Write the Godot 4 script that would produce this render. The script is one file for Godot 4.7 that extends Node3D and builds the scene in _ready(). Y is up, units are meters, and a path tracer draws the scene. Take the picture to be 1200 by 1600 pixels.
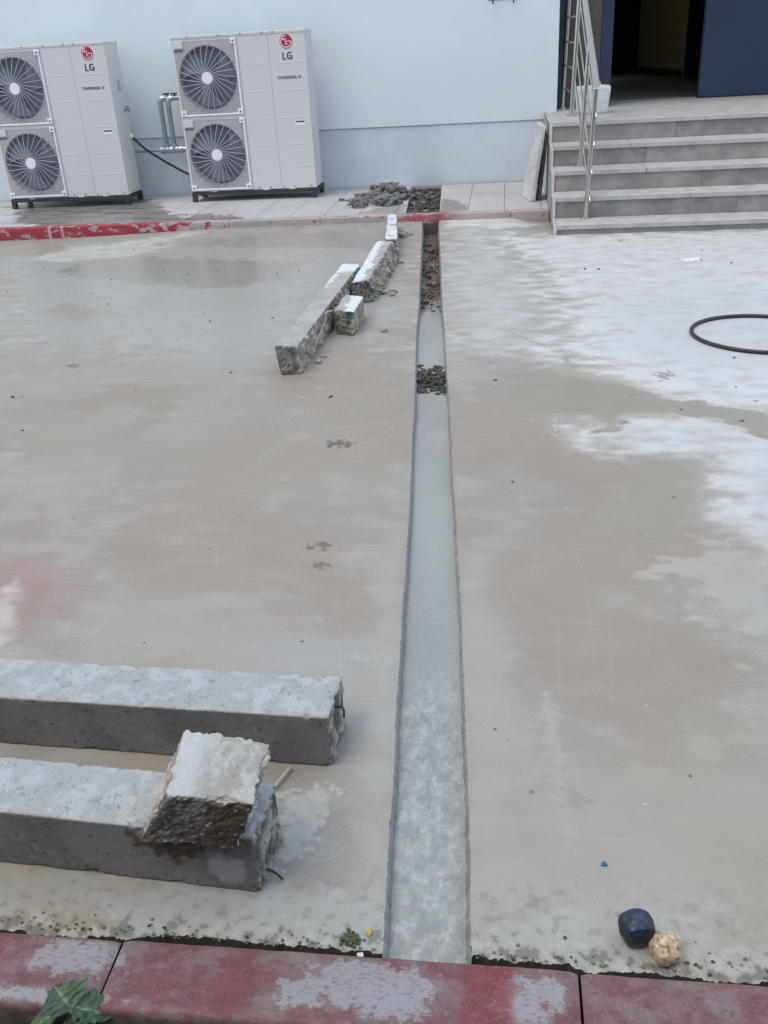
extends Node3D
# A concrete yard with a cut, mortar-filled trench running to a pale blue building with two outdoor heat pump units and entrance steps.

const FOCAL := 1431.68            # photo pixels (photo 1200 x 1600)
const EYE := Vector3(0, 1.3954, 0)
const TURN := Vector3(-0.4736, 0.1448, -0.06)
const WALL_Z := -9.69
const PAVE_Y := 0.085

var cam_basis: Basis
var rng := RandomNumberGenerator.new()
var names := {}
var N1: FastNoiseLite
var N2: FastNoiseLite
var N3: FastNoiseLite
var M := {}

# ------------------------------------------------------------------ helpers: pixels to places
func gp(px: float, py: float, y := 0.0) -> Vector3:        # where the ray of a photo pixel meets the level y
	var d := cam_basis * Vector3((px - 600.0) / FOCAL, -(py - 800.0) / FOCAL, -1.0)
	return EYE + d * ((y - EYE.y) / d.y)

# ------------------------------------------------------------------ helpers: nodes
func numbered(called: String) -> String:
	if not names.has(called):
		names[called] = 0
		return called
	names[called] += 1
	return "%s_%03d" % [called, names[called]]

func tag(o: Node, label: String, category: String, group := "", kind := "") -> Node:
	if label: o.set_meta("label", label)
	if category: o.set_meta("category", category)
	if group: o.set_meta("group", group)
	if kind: o.set_meta("kind", kind)
	return o

func thing(called: String, at: Vector3, label: String, category: String, group := "", turn := 0.0) -> Node3D:
	var o := Node3D.new()
	o.name = numbered(called)
	add_child(o)
	o.position = at
	o.rotation.y = turn
	tag(o, label, category, group)
	return o

func part(called: String, mesh: Mesh, m: Material, parent: Node, at := Vector3.ZERO) -> MeshInstance3D:
	var o := MeshInstance3D.new()
	o.mesh = mesh
	o.name = numbered(called) if parent == self else called
	if m: o.material_override = m
	o.position = at
	parent.add_child(o, true)
	return o

func structure(called: String) -> Node3D:
	var o := Node3D.new()
	o.name = numbered(called)
	add_child(o)
	o.set_meta("kind", "structure")
	return o

# ------------------------------------------------------------------ helpers: shapes
func st_new() -> SurfaceTool:
	var st := SurfaceTool.new()
	st.begin(Mesh.PRIMITIVE_TRIANGLES)
	return st

func done(st: SurfaceTool) -> ArrayMesh:
	st.generate_normals()
	return st.commit()

func quad(st: SurfaceTool, a: Vector3, b: Vector3, c: Vector3, d: Vector3) -> void:   # clockwise seen from the front
	for p in [a, b, c, a, c, d]:
		st.add_vertex(p)

# chamfered box from lo to hi
func cbox(st: SurfaceTool, lo: Vector3, hi: Vector3, r := 0.004) -> void:
	st.set_smooth_group(-1)
	var c := (lo + hi) * 0.5
	var h := (hi - lo) * 0.5
	r = minf(r, minf(h.x, minf(h.y, h.z)) * 0.49)
	# corner point toward sign s, belonging to the face of axis k
	var P := func(s: Vector3, k: int) -> Vector3:
		var q := Vector3(h.x - r, h.y - r, h.z - r)
		q[k] = h[k]
		return c + q * s
	for k in 3:
		var i := (k + 1) % 3
		var j := (k + 2) % 3
		for sg: float in [-1.0, 1.0]:
			var s := []
			for ab in [[-1, -1], [-1, 1], [1, 1], [1, -1]]:
				var v := Vector3.ZERO
				v[k] = sg
				v[i] = ab[0]
				v[j] = ab[1]
				s.append(P.call(v, k))
			if sg > 0: quad(st, s[0], s[1], s[2], s[3])
			else: quad(st, s[3], s[2], s[1], s[0])
	if r < 0.0004: return
	for k in 3:                      # edges along axis k, between faces i and j
		var i := (k + 1) % 3
		var j := (k + 2) % 3
		for si in [-1.0, 1.0]:
			for sj in [-1.0, 1.0]:
				var v0 := Vector3.ZERO
				v0[k] = -1.0
				v0[i] = si
				v0[j] = sj
				var v1 := v0
				v1[k] = 1.0
				var q := [P.call(v0, i), P.call(v1, i), P.call(v1, j), P.call(v0, j)]
				if si * sj > 0: quad(st, q[3], q[2], q[1], q[0])
				else: quad(st, q[0], q[1], q[2], q[3])
	for sx in [-1.0, 1.0]:
		for sy in [-1.0, 1.0]:
			for sz in [-1.0, 1.0]:
				var v := Vector3(sx, sy, sz)
				var t := [P.call(v, 0), P.call(v, 1), P.call(v, 2)]
				if sx * sy * sz > 0: t.reverse()
				for p in t: st.add_vertex(p)

func box(lo: Vector3, hi: Vector3, r := 0.004) -> ArrayMesh:
	var st := st_new()
	cbox(st, lo, hi, r)
	return done(st)

func tube(st: SurfaceTool, pts: Array, rad: float, sides := 10, caps := true) -> void:
	st.set_smooth_group(0)
	var rings := []
	var n := pts.size()
	var up := Vector3(0.13, 0.97, 0.21).normalized()
	var d0: Vector3 = ((pts[1] as Vector3) - (pts[0] as Vector3)).normalized()
	if absf(d0.dot(up)) > 0.9: up = Vector3(1, 0.1, 0).normalized()
	for i in n:
		var d: Vector3
		if i == 0: d = pts[1] - pts[0]
		elif i == n - 1: d = pts[n - 1] - pts[n - 2]
		else: d = ((pts[i + 1] as Vector3) - pts[i]).normalized() + ((pts[i] as Vector3) - pts[i - 1]).normalized()
		d = d.normalized()
		var u := up.cross(d).normalized()
		var w := d.cross(u)
		up = w
		var ring := []
		for k in sides:
			var a := TAU * k / sides
			ring.append((pts[i] as Vector3) + (u * cos(a) + w * sin(a)) * rad)
		rings.append(ring)
	for i in n - 1:
		for k in sides:
			var k2 := (k + 1) % sides
			quad(st, rings[i][k], rings[i][k2], rings[i + 1][k2], rings[i + 1][k])
	if caps:
		st.set_smooth_group(-1)
		for k in sides:
			var k2 := (k + 1) % sides
			for p in [pts[0], rings[0][k2], rings[0][k], pts[n - 1], rings[n - 1][k], rings[n - 1][k2]]: st.add_vertex(p)

func tube_mesh(pts: Array, rad: float, sides := 10) -> ArrayMesh:
	var st := st_new()
	tube(st, pts, rad, sides)
	return done(st)

func smooth_path(pts: Array, per := 8) -> Array:
	var out := []
	for i in pts.size() - 1:
		var p0: Vector3 = pts[maxi(i - 1, 0)]
		var p1: Vector3 = pts[i]
		var p2: Vector3 = pts[i + 1]
		var p3: Vector3 = pts[mini(i + 2, pts.size() - 1)]
		for k in per:
			out.append(p1.cubic_interpolate(p2, p0, p3, float(k) / per))
	out.append(pts[-1])
	return out

# disc (facing +z) from radius r0 to r1, front at z, with depth behind it
func disc(st: SurfaceTool, c: Vector3, r0: float, r1: float, depth: float, sides := 48, a0 := 0.0, a1 := TAU) -> void:
	st.set_smooth_group(-1)
	for k in sides:
		var t0 := a0 + (a1 - a0) * k / sides
		var t1 := a0 + (a1 - a0) * (k + 1) / sides
		var e0 := Vector3(cos(t0), sin(t0), 0)
		var e1 := Vector3(cos(t1), sin(t1), 0)
		quad(st, c + e0 * r1, c + e0 * r0, c + e1 * r0, c + e1 * r1)
		if depth > 0.0:
			var b := Vector3(0, 0, -depth)
			quad(st, c + e0 * r1 + b, c + e0 * r1, c + e1 * r1, c + e1 * r1 + b)
			if r0 > 0.0: quad(st, c + e0 * r0, c + e0 * r0 + b, c + e1 * r0 + b, c + e1 * r0)

# flat polygon (x, z) extruded from y0 up to y1, uv = metres of the world
func slab_poly(poly: PackedVector2Array, y0: float, y1: float, uv_lo := Vector2.ZERO, uv_size := Vector2.ONE, bevel := 0.0) -> ArrayMesh:
	var st := st_new()
	st.set_smooth_group(-1)
	if Geometry2D.is_polygon_clockwise(poly): poly.reverse()
	var put := func(v: Vector3):
		st.set_uv((Vector2(v.x, v.z) - uv_lo) / uv_size)
		st.add_vertex(v)
	var top := poly
	if bevel > 0.0:
		var o := Geometry2D.offset_polygon(poly, -bevel)
		if o.size() == 1 and o[0].size() == poly.size():
			top = o[0]
			# line the two outlines up
			var best := 0
			for i in top.size():
				if top[i].distance_to(poly[0]) < top[best].distance_to(poly[0]): best = i
			var turned := PackedVector2Array()
			for i in top.size(): turned.append(top[(i + best) % top.size()])
			top = turned
	var tri := Geometry2D.triangulate_polygon(top)
	for t in range(0, tri.size(), 3):
		var a := top[tri[t]]
		var b := top[tri[t + 1]]
		var c := top[tri[t + 2]]
		if (b - a).cross(c - a) < 0.0:
			var s := b
			b = c
			c = s
		for q in [a, b, c]: put.call(Vector3(q.x, y1, q.y))
	for i in poly.size():
		var a := poly[i]
		var b := poly[(i + 1) % poly.size()]
		var ta := top[i]
		var tb := top[(i + 1) % poly.size()]
		var ye := y1 - bevel
		for q in [Vector3(a.x, ye, a.y), Vector3(tb.x, y1, tb.y), Vector3(ta.x, y1, ta.y), Vector3(a.x, ye, a.y), Vector3(b.x, ye, b.y), Vector3(tb.x, y1, tb.y)]: put.call(q)
		for q in [Vector3(a.x, y0, a.y), Vector3(b.x, ye, b.y), Vector3(a.x, ye, a.y), Vector3(a.x, y0, a.y), Vector3(b.x, y0, b.y), Vector3(b.x, ye, b.y)]: put.call(q)
	st.generate_normals()
	return st.commit()

# a rough stone-like block: 8 corners (bottom 0-3, top 4-7: each back-left, back-right, front-right, front-left), worn edges, per-face roughness and colour
func rough_block(cs: Array, step: float, edge_r: float, amp: Dictionary, col: Callable, sd := 0, facets := false) -> ArrayMesh:
	var size := Vector3(((cs[1] - cs[0]).length() + (cs[2] - cs[3]).length()) * 0.5, ((cs[4] - cs[0]).length() + (cs[6] - cs[2]).length()) * 0.5, ((cs[3] - cs[0]).length() + (cs[2] - cs[1]).length()) * 0.5)
	var h := size * 0.5
	var nz := FastNoiseLite.new()
	nz.seed = 100 + sd
	nz.frequency = 1.0
	nz.fractal_octaves = 3
	nz.fractal_gain = 0.45
	var fine := FastNoiseLite.new()
	fine.seed = 300 + sd
	fine.frequency = 1.0
	fine.fractal_octaves = 2
	var st := st_new()
	st.set_smooth_group(-1 if facets else 0)
	var at := 0
	for k in 3:
		var i := (k + 1) % 3
		var j := (k + 2) % 3
		var ni := maxi(2, int(size[i] / step))
		var nj := maxi(2, int(size[j] / step))
		for sg: float in [-1.0, 1.0]:
			for a in ni + 1:
				for b in nj + 1:
					var p := Vector3.ZERO
					p[k] = h[k] * sg
					p[i] = -h[i] + size[i] * a / ni
					p[j] = -h[j] + size[j] * b / nj
					var e := edge_r * clampf(1.0 + 1.6 * nz.get_noise_3dv(p * 9.0 + Vector3(7, 3, 1)), 0.25, 3.0)
					var chip := nz.get_noise_3dv(p * 16.0 + Vector3(31, 11, 5))
					if chip > 0.22: e += edge_r * (chip - 0.22) * 9.0
					e = minf(e, minf(h.x, minf(h.y, h.z)) * 0.8)
					var q := p.clamp(-h + Vector3.ONE * e, h - Vector3.ONE * e)
					var d := (p - q).normalized()
					var w := d.abs()
					w = w * w
					var am: float = w.x * (amp.x1 if d.x > 0 else amp.x0) + w.y * (amp.y1 if d.y > 0 else 0.001) + w.z * (amp.z1 if d.z > 0 else amp.z0)
					var nn := nz.get_noise_3dv(p * 14.0) + 0.6 * fine.get_noise_3dv(p * 42.0 + Vector3(5, 9, 2)) + 0.3 * fine.get_noise_3dv(p * 95.0)
					var o := q + d * (e + am * nn)
					var f := (o + h) / size
					var lo: Vector3 = (cs[0] as Vector3).lerp(cs[1], f.x).lerp((cs[3] as Vector3).lerp(cs[2], f.x), f.z)
					var hi: Vector3 = (cs[4] as Vector3).lerp(cs[5], f.x).lerp((cs[7] as Vector3).lerp(cs[6], f.x), f.z)
					var wp := lo.lerp(hi, f.y)
					st.set_color(col.call(f, d, p, nz, nn))
					st.add_vertex(wp)
			for a in ni:
				for b in nj:
					var v0 := at + a * (nj + 1) + b
					var v1 := v0 + 1
					var v2 := v0 + nj + 2
					var v3 := v0 + nj + 1
					for x in ([v0, v1, v2, v0, v2, v3] if sg > 0 else [v0, v2, v1, v0, v3, v2]): st.add_index(x)
			at += (ni + 1) * (nj + 1)
	st.generate_normals()
	return st.commit()

# an irregular stone around the origin; squash in y; n is the subdivision of the cube it starts from
func rock_into(st: SurfaceTool, c: Vector3, r: Vector3, n: int, rough: float, sd: int, col: Callable, flat := false, turn := Basis(), cube := 0.35) -> void:
	st.set_smooth_group(-1 if flat else 0)
	var nz := FastNoiseLite.new()
	nz.seed = sd
	nz.frequency = 1.0
	nz.fractal_octaves = 2
	nz.fractal_gain = 0.4
	for k in 3:
		var i := (k + 1) % 3
		var j := (k + 2) % 3
		for sg: float in [-1.0, 1.0]:
			var g := []
			for a in n + 1:
				for b in n + 1:
					var p := Vector3.ZERO
					p[k] = sg
					p[i] = -1.0 + 2.0 * a / n
					p[j] = -1.0 + 2.0 * b / n
					var d := p.normalized()
					var u := d.lerp(p * 0.8, cube)
					var m := 1.0 + rough * (nz.get_noise_3dv(d * 0.9) * 1.5 + 0.35 * nz.get_noise_3dv(d * 2.6 + Vector3.ONE * 9.0))
					g.append([c + turn * (u * m * r), d])
			for a in n:
				for b in n:
					var q := [a * (n + 1) + b, a * (n + 1) + b + 1, (a + 1) * (n + 1) + b + 1, (a + 1) * (n + 1) + b]
					var o := [0, 1, 2, 0, 2, 3] if sg > 0 else [0, 2, 1, 0, 3, 2]
					for x in o:
						var e = g[q[x]]
						st.set_color(col.call(e[1], nz))
						st.add_vertex(e[0])

# ------------------------------------------------------------------ helpers: materials
func mat(c: Color, rough := 0.8, metal := 0.0) -> StandardMaterial3D:
	var m := StandardMaterial3D.new()
	m.albedo_color = c
	m.roughness = rough
	m.metallic = metal
	return m

func rgb(r: int, g: int, b: int) -> Color:
	return Color(r / 255.0, g / 255.0, b / 255.0)

func lin(r: int, g: int, b: int) -> Color:
	return rgb(r, g, b).srgb_to_linear()

func grain_image(size: int, sd: int, freq: float, lo: float, hi: float, streak := Vector2.ONE) -> Image:
	var n := FastNoiseLite.new()
	n.seed = sd
	n.frequency = freq
	n.fractal_octaves = 5
	n.fractal_gain = 0.6
	var raw := n.get_seamless_image(size, size)
	raw.convert(Image.FORMAT_L8)
	var d := raw.get_data()
	for i in d.size():
		d[i] = int(255.0 * lerpf(lo, hi, smoothstep(0.15, 0.85, d[i] / 255.0)))
	var im := Image.create_from_data(size, size, false, Image.FORMAT_L8, d)
	return im

func grained(c: Color, rough: float, tex: Texture2D, scale: float, bump: Texture2D = null, bump_scale := 0.5, use_vertex := false) -> StandardMaterial3D:
	var m := mat(c, rough)
	m.albedo_texture = tex
	m.uv1_triplanar = true
	m.uv1_world_triplanar = true
	m.uv1_scale = Vector3.ONE * scale
	if bump:
		m.normal_enabled = true
		m.normal_texture = bump
		m.normal_scale = bump_scale
	m.vertex_color_use_as_albedo = use_vertex
	return m

# ------------------------------------------------------------------ painted ground: stains, films and one painted sheen, with outlines of their own
# outline in photo pixels, laid on the ground; colour sRGB 0-255, strength, softness (m), raggedness (m), roughness
var STAINS_AND_SHEEN := [
	[[[0, 385], [640, 385], [605, 540], [300, 570], [0, 540]], [164, 165, 163], 0.75, 0.35, 0.2, 0.22],  # wet film, its pale sheen put into the colour
	[[[0, 590], [250, 580], [560, 640], [560, 780], [0, 740]], [152, 144, 134], 0.5, 0.25, 0.25, 0.5],
	[[[735, 660], [860, 660], [960, 720], [1060, 860], [1100, 1000], [1000, 1150], [900, 1150], [800, 900]], [148, 140, 129], 0.45, 0.25, 0.2, 0.55],
	[[[690, 350], [770, 350], [870, 480], [890, 570], [700, 545]], [180, 181, 182], 0.8, 0.22, 0.12, 0.5],
	[[[700, 345], [760, 345], [850, 352], [790, 362], [700, 358]], [205, 205, 208], 0.6, 0.04, 0.06, 0.7],
	[[[775, 372], [860, 366], [1010, 363], [1330, 356], [1400, 640], [1200, 662], [1120, 655], [1040, 640], [960, 600], [890, 560], [840, 545], [900, 520], [868, 488], [893, 470], [848, 452], [862, 424], [822, 402]], [196, 198, 201], 0.94, 0.20, 0.10, 0.7],
	[[[960, 470], [1100, 450], [1250, 470], [1250, 560], [1040, 560]], [182, 184, 187], 0.45, 0.15, 0.2, 0.65],
	[[[880, 662], [960, 645], [1090, 643], [1340, 690], [1340, 900], [1160, 835], [1112, 785], [1096, 727], [1010, 712], [960, 702], [900, 690]], [192, 194, 197], 0.88, 0.13, 0.08, 0.7],
	[[[735, 600], [860, 588], [960, 592], [1050, 626], [1240, 648], [1240, 694], [1090, 648], [978, 646], [966, 674], [936, 674], [930, 646], [820, 644], [740, 640]], [149, 142, 133], 0.85, 0.02, 0.05, 0.45],
	[[[960, 770], [1010, 716], [1102, 716], [1086, 760], [1083, 805], [1060, 855], [900, 830]], [151, 144, 134], 0.75, 0.02, 0.04, 0.5],
	[[[1150, 830], [1260, 850], [1260, 1010], [1120, 960], [1040, 900]], [178, 178, 176], 0.5, 0.06, 0.12, 0.65],
	[[[40, 408], [110, 386], [260, 373], [480, 348], [560, 346], [420, 369], [300, 379], [215, 399], [120, 409]], [190, 191, 188], 0.65, 0.06, 0.06, 0.5],
	[[[470, 352], [590, 348], [560, 362], [480, 370]], [205, 205, 206], 0.6, 0.04, 0.06, 0.6],
	[[[130, 406], [250, 402], [470, 410], [445, 436], [330, 452], [250, 445], [150, 436], [95, 424]], [144, 140, 131], 0.65, 0.08, 0.07, 0.12],
	[[[70, 382], [100, 376], [104, 392], [50, 398]], [150, 146, 140], 0.6, 0.03, 0.05, 0.3],
	[[[245, 383], [330, 366], [450, 353], [565, 356], [600, 388], [420, 386]], [147, 142, 136], 0.65, 0.06, 0.06, 0.16],
	[[[70, 484], [108, 472], [165, 488], [125, 502]], [148, 142, 128], 0.6, 0.06, 0.08, 0.35],
	[[[100, 640], [140, 612], [200, 602], [270, 608], [280, 640], [235, 664], [240, 640], [190, 622], [120, 652]], [146, 136, 124], 0.6, 0.03, 0.05, 0.55],
	[[[165, 678], [200, 672], [225, 648], [232, 668], [200, 684]], [144, 136, 126], 0.5, 0.02, 0.04, 0.55],
	[[[0, 885], [70, 868], [125, 900], [110, 950], [30, 985], [-60, 1000], [-60, 900]], [152, 124, 119], 0.7, 0.10, 0.04, 0.6],
	[[[-60, 960], [0, 930], [27, 903], [30, 932], [8, 1000], [-60, 1060]], [196, 188, 189], 0.6, 0.03, 0.02, 0.6],
	[[[140, 950], [380, 920], [540, 1000], [520, 1060], [160, 1020]], [160, 160, 160], 0.5, 0.10, 0.08, 0.5],
	[[[-200, 1440], [0, 1425], [300, 1410], [560, 1425], [605, 1440], [605, 1515], [300, 1480], [-200, 1460]], [160, 165, 165], 0.65, 0.02, 0.06, 0.8],
	[[[-300, 1405], [0, 1412], [130, 1420], [180, 1440], [100, 1462], [-300, 1445]], [140, 130, 112], 0.6, 0.015, 0.03, 0.85],
	[[[-200, 1340], [0, 1345], [420, 1395], [430, 1420], [0, 1410], [-200, 1400]], [150, 156, 157], 0.6, 0.03, 0.05, 0.6],
	[[[436, 1240], [522, 1226], [510, 1270], [480, 1330], [440, 1356]], [180, 179, 176], 0.65, 0.008, 0.02, 0.6],
	[[[725, 860], [748, 860], [800, 1080], [795, 1420], [742, 1420]], [166, 165, 162], 0.5, 0.06, 0.04, 0.55],
	[[[592, 900], [630, 820], [612, 1160], [596, 1400], [560, 1400]], [170, 170, 166], 0.4, 0.03, 0.04, 0.55],
	[[[846, 1082], [862, 1086], [882, 1200], [897, 1330], [889, 1332], [862, 1210]], [172, 172, 169], 0.4, 0.012, 0.012, 0.6],
	[[[740, 1260], [1000, 1180], [1260, 1150], [1260, 1480], [740, 1500]], [158, 155, 147], 0.6, 0.12, 0.12, 0.6],
	[[[740, 1510], [760, 1430], [960, 1430], [1110, 1445], [1240, 1500], [1240, 1556], [900, 1532]], [164, 165, 162], 0.55, 0.03, 0.04, 0.8],
	[[[884, 1232], [912, 1244], [925, 1256], [900, 1268], [886, 1262]], [138, 127, 114], 0.35, 0.008, 0.02, 0.7],
	[[[512, 691], [530, 687], [551, 693], [536, 699], [515, 697]], [92, 91, 87], 0.8, 0.008, 0.030, 0.6],
	[[[478, 853], [500, 847], [521, 851], [505, 857]], [104, 99, 91], 0.75, 0.006, 0.020, 0.6],
	[[[490, 884], [505, 880], [516, 883], [503, 888]], [108, 103, 95], 0.75, 0.006, 0.018, 0.6],
	[[[103, 571], [115, 568], [127, 571], [113, 575]], [110, 106, 100], 0.7, 0.006, 0.012, 0.6],
	[[[1026, 586], [1046, 580], [1050, 588], [1032, 594]], [140, 130, 118], 0.7, 0.008, 0.02, 0.7],
	[[[772, 507], [800, 518], [876, 549], [874, 552], [800, 524]], [150, 146, 140], 0.6, 0.004, 0.005, 0.6],
	[[[880, 555], [890, 555], [888, 567], [880, 566]], [150, 148, 146], 0.7, 0.004, 0.006, 0.6],
	[[[1065, 404], [1090, 402], [1095, 406], [1070, 408]], [232, 234, 238], 0.8, 0.01, 0.02, 0.7],
	[[[335, 858], [338, 862], [342, 888], [339, 888]], [196, 194, 190], 0.5, 0.003, 0.004, 0.7],
	[[[355, 998], [400, 1007], [421, 1014], [398, 1011]], [190, 188, 184], 0.5, 0.003, 0.004, 0.7],
	[[[527, 920], [531, 920], [533, 1050], [528, 1050]], [186, 184, 180], 0.28, 0.004, 0.004, 0.6],
	[[[348, 940], [351, 940], [350, 1044], [347, 1044]], [184, 182, 178], 0.28, 0.003, 0.003, 0.6],
	[[[868, 965], [875, 965], [876, 1092], [870, 1092]], [180, 178, 173], 0.28, 0.004, 0.004, 0.6],
	[[[882, 830], [902, 865], [916, 900], [934, 1055], [930, 1055], [912, 900]], [182, 180, 174], 0.28, 0.003, 0.004, 0.6],
	[[[950, 960], [956, 960], [960, 1130], [956, 1150]], [178, 175, 168], 0.28, 0.003, 0.004, 0.6],
	[[[868, 648], [866, 660], [868, 680], [864, 680]], [196, 194, 190], 0.5, 0.005, 0.01, 0.6],
	[[[1008, 980], [1022, 1010], [1052, 1090], [1048, 1090], [1016, 1012]], [140, 131, 120], 0.5, 0.003, 0.005, 0.6],
	[[[760, 1440], [800, 1425], [880, 1388], [882, 1392], [802, 1432]], [140, 133, 120], 0.6, 0.003, 0.006, 0.7],
	[[[390, 730], [440, 690], [470, 672], [476, 680], [430, 706]], [168, 163, 155], 0.3, 0.02, 0.03, 0.6],
]

func poly_sdf(p: Vector2, poly: PackedVector2Array) -> float:      # negative inside
	var d := INF
	var inside := false
	var n := poly.size()
	var j := n - 1
	for i in n:
		var a := poly[j]
		var b := poly[i]
		var e := b - a
		var w := p - a
		var t := clampf(w.dot(e) / maxf(e.length_squared(), 1e-9), 0.0, 1.0)
		d = minf(d, (w - e * t).length_squared())
		if (b.y > p.y) != (a.y > p.y) and p.x < (a.x - b.x) * (p.y - b.y) / (a.y - b.y) + b.x: inside = not inside
		j = i
	return -sqrt(d) if inside else sqrt(d)

func paint_yard(lo: Vector2, hi: Vector2, W: int, H: int) -> ImageTexture:
	var px := (hi - lo) / Vector2(W, H)
	var R := PackedFloat32Array()
	R.resize(W * H)
	var G := R.duplicate()
	var B := R.duplicate()
	var K := R.duplicate()
	var E1 := R.duplicate()
	var n1 := FastNoiseLite.new()
	n1.seed = 5
	n1.frequency = 0.7
	n1.fractal_octaves = 4
	var n2 := FastNoiseLite.new()
	n2.seed = 9
	n2.frequency = 6.0
	n2.fractal_octaves = 5
	n2.fractal_gain = 0.55
	var n3 := FastNoiseLite.new()
	n3.seed = 12
	n3.frequency = 1.0
	n3.fractal_octaves = 3
	for y in H:
		var z := lo.y + (y + 0.5) * px.y
		for x in W:
			var X := lo.x + (x + 0.5) * px.x
			var i := y * W + x
			var a := n1.get_noise_2d(X, z)
			var b := n2.get_noise_2d(X * 0.75, z * 1.15)
			var c := n3.get_noise_2d(X * 3.0, z * 55.0)
			var w := n1.get_noise_2d(X * 2.3 + 30.0, z * 3.1)
			var t := smoothstep(-0.25, 0.3, a + 0.3 * b + 0.2 * w)
			var v := 1.0 + 0.05 * b + (0.015 + 0.03 * smoothstep(-0.1, 0.4, w)) * c + 0.035 * w + 0.08 * (((x * 7919 + y * 104729 + ((x * y) % 613) * 37) % 97) / 97.0 - 0.5)
			R[i] = lerpf(151.0, 153.0, t) * v
			G[i] = lerpf(141.5, 149.5, t) * v
			B[i] = lerpf(133.0, 146.0, t) * v
			K[i] = 0.55 + 0.25 * b
			E1[i] = b + 0.10 * c
	for s in STAINS_AND_SHEEN:
		var poly := PackedVector2Array()
		var plo := Vector2(1e9, 1e9)
		var phi := -plo
		for q in s[0]:
			var g := gp(q[0], q[1])
			var v := Vector2(g.x, g.z)
			poly.append(v)
			plo = plo.min(v)
			phi = phi.max(v)
		var soft: float = s[3]
		var rag: float = s[4]
		var m := soft + rag
		var x0 := maxi(0, int((plo.x - m - lo.x) / px.x))
		var x1 := mini(W - 1, int((phi.x + m - lo.x) / px.x) + 1)
		var y0 := maxi(0, int((plo.y - m - lo.y) / px.y))
		var y1 := mini(H - 1, int((phi.y + m - lo.y) / px.y) + 1)
		if x1 <= x0 or y1 <= y0: continue
		var C := 4 if (x1 - x0) * (y1 - y0) > 9000 else 1
		var cw := (x1 - x0) / C + 2
		var ch := (y1 - y0) / C + 2
		var sd := PackedFloat32Array()
		sd.resize(cw * ch)
		for cy in ch:
			for cx in cw:
				sd[cy * cw + cx] = poly_sdf(lo + Vector2(x0 + cx * C + 0.5, y0 + cy * C + 0.5) * px, poly)
		var cr: float = s[1][0]
		var cg: float = s[1][1]
		var cb: float = s[1][2]
		var k: float = s[2]
		var ro: float = s[5]
		for y in range(y0, y1 + 1):
			var fy := float(y - y0) / C
			var iy := int(fy)
			fy -= iy
			for x in range(x0, x1 + 1):
				var fx := float(x - x0) / C
				var ix := int(fx)
				fx -= ix
				var o := iy * cw + ix
				var d := sd[o]
				if C > 1:
					if d > m + 0.1: continue
					d = lerpf(lerpf(d, sd[o + 1], fx), lerpf(sd[o + cw], sd[o + cw + 1], fx), fy)
				var i := y * W + x
				var e := E1[i]
				if C == 1: e = n2.get_noise_2d((lo.x + x * px.x) * 5.0, (lo.y + y * px.y) * 5.0)
				d += e * rag * 2.2
				if d > soft: continue
				var f := k * smoothstep(soft, -soft, d)
				f *= clampf(1.0 - 0.35 * e, 0.5, 1.15)
				if rag < 0.006: f *= smoothstep(-0.25, 0.2, e)
				f = minf(f, 0.97)
				var v := 1.0 - 0.05 * e
				R[i] += (cr * v - R[i]) * f
				G[i] += (cg * v - G[i]) * f
				B[i] += (cb * v - B[i]) * f
				K[i] += (ro - K[i]) * f
	# pits, crumbs of cement and specks
	var n4 := FastNoiseLite.new()
	n4.seed = 21
	n4.frequency = 24.0
	n4.fractal_octaves = 4
	for y in H:
		var z := lo.y + (y + 0.5) * px.y
		if z < -1.36: continue
		var near := 0.35 * smoothstep(-1.26, -1.15, z) + 0.65 * smoothstep(-1.12, -1.06, z)
		var lip := smoothstep(-1.085, -1.04, z)
		for x in W:
			var X := lo.x + (x + 0.5) * px.x
			var i := y * W + x
			var c := n4.get_noise_2d(X, z)
			var e := E1[i]
			var f := 0.55 * near * smoothstep(0.24 - 0.22 * lip, 0.42 - 0.2 * lip, c - 0.12 * e)
			R[i] += (96.0 - R[i]) * f
			G[i] += (92.0 - G[i]) * f
			B[i] += (88.0 - B[i]) * f
			f = 0.45 * near * smoothstep(0.10, 0.40, -c + 0.5 * e - 0.08)
			R[i] += (182.0 - R[i]) * f
			G[i] += (186.0 - G[i]) * f
			B[i] += (186.0 - B[i]) * f
	var r2 := RandomNumberGenerator.new()
	r2.seed = 77
	for q in 170:
		var g := Vector2(r2.randf_range(-5.0, 4.0), r2.randf_range(-8.0, -1.05))
		var dark := r2.randf() < 0.65
		var rad := r2.randf_range(0.0015, 0.005) * (1.0 if g.y > -3.2 else 2.0)
		var p := (g - lo) / px
		for y in range(int(p.y) - 4, int(p.y) + 5):
			for x in range(int(p.x) - 4, int(p.x) + 5):
				if x < 0 or y < 0 or x >= W or y >= H: continue
				var dd := ((Vector2(x, y) - p) * px * Vector2(0.7, 1.0)).length()
				if dd < rad:
					var i := y * W + x
					var t := 80.0 if dark else 205.0
					R[i] = lerpf(R[i], t, 0.45)
					G[i] = lerpf(G[i], t, 0.45)
					B[i] = lerpf(B[i], t, 0.45)
	# fine scratches left by dragging and sweeping
	for q in 260:
		var g := Vector2(r2.randf_range(-4.5, 3.0), r2.randf_range(-7.8, -1.1))
		if q < 130: g = Vector2(r2.randf_range(-1.6, 1.2), r2.randf_range(-3.2, -1.1))
		var a := r2.randfn(0.0, 0.35) + (PI / 2 if r2.randf() < 0.35 else 0.0)
		var len := r2.randf_range(0.02, 0.22)
		var tone := 196.0 if r2.randf() < 0.6 else 112.0
		var k := r2.randf_range(0.08, 0.28)
		var bend := r2.randfn(0.0, 0.6)
		var n := int(len / minf(px.x, px.y)) + 2
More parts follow.
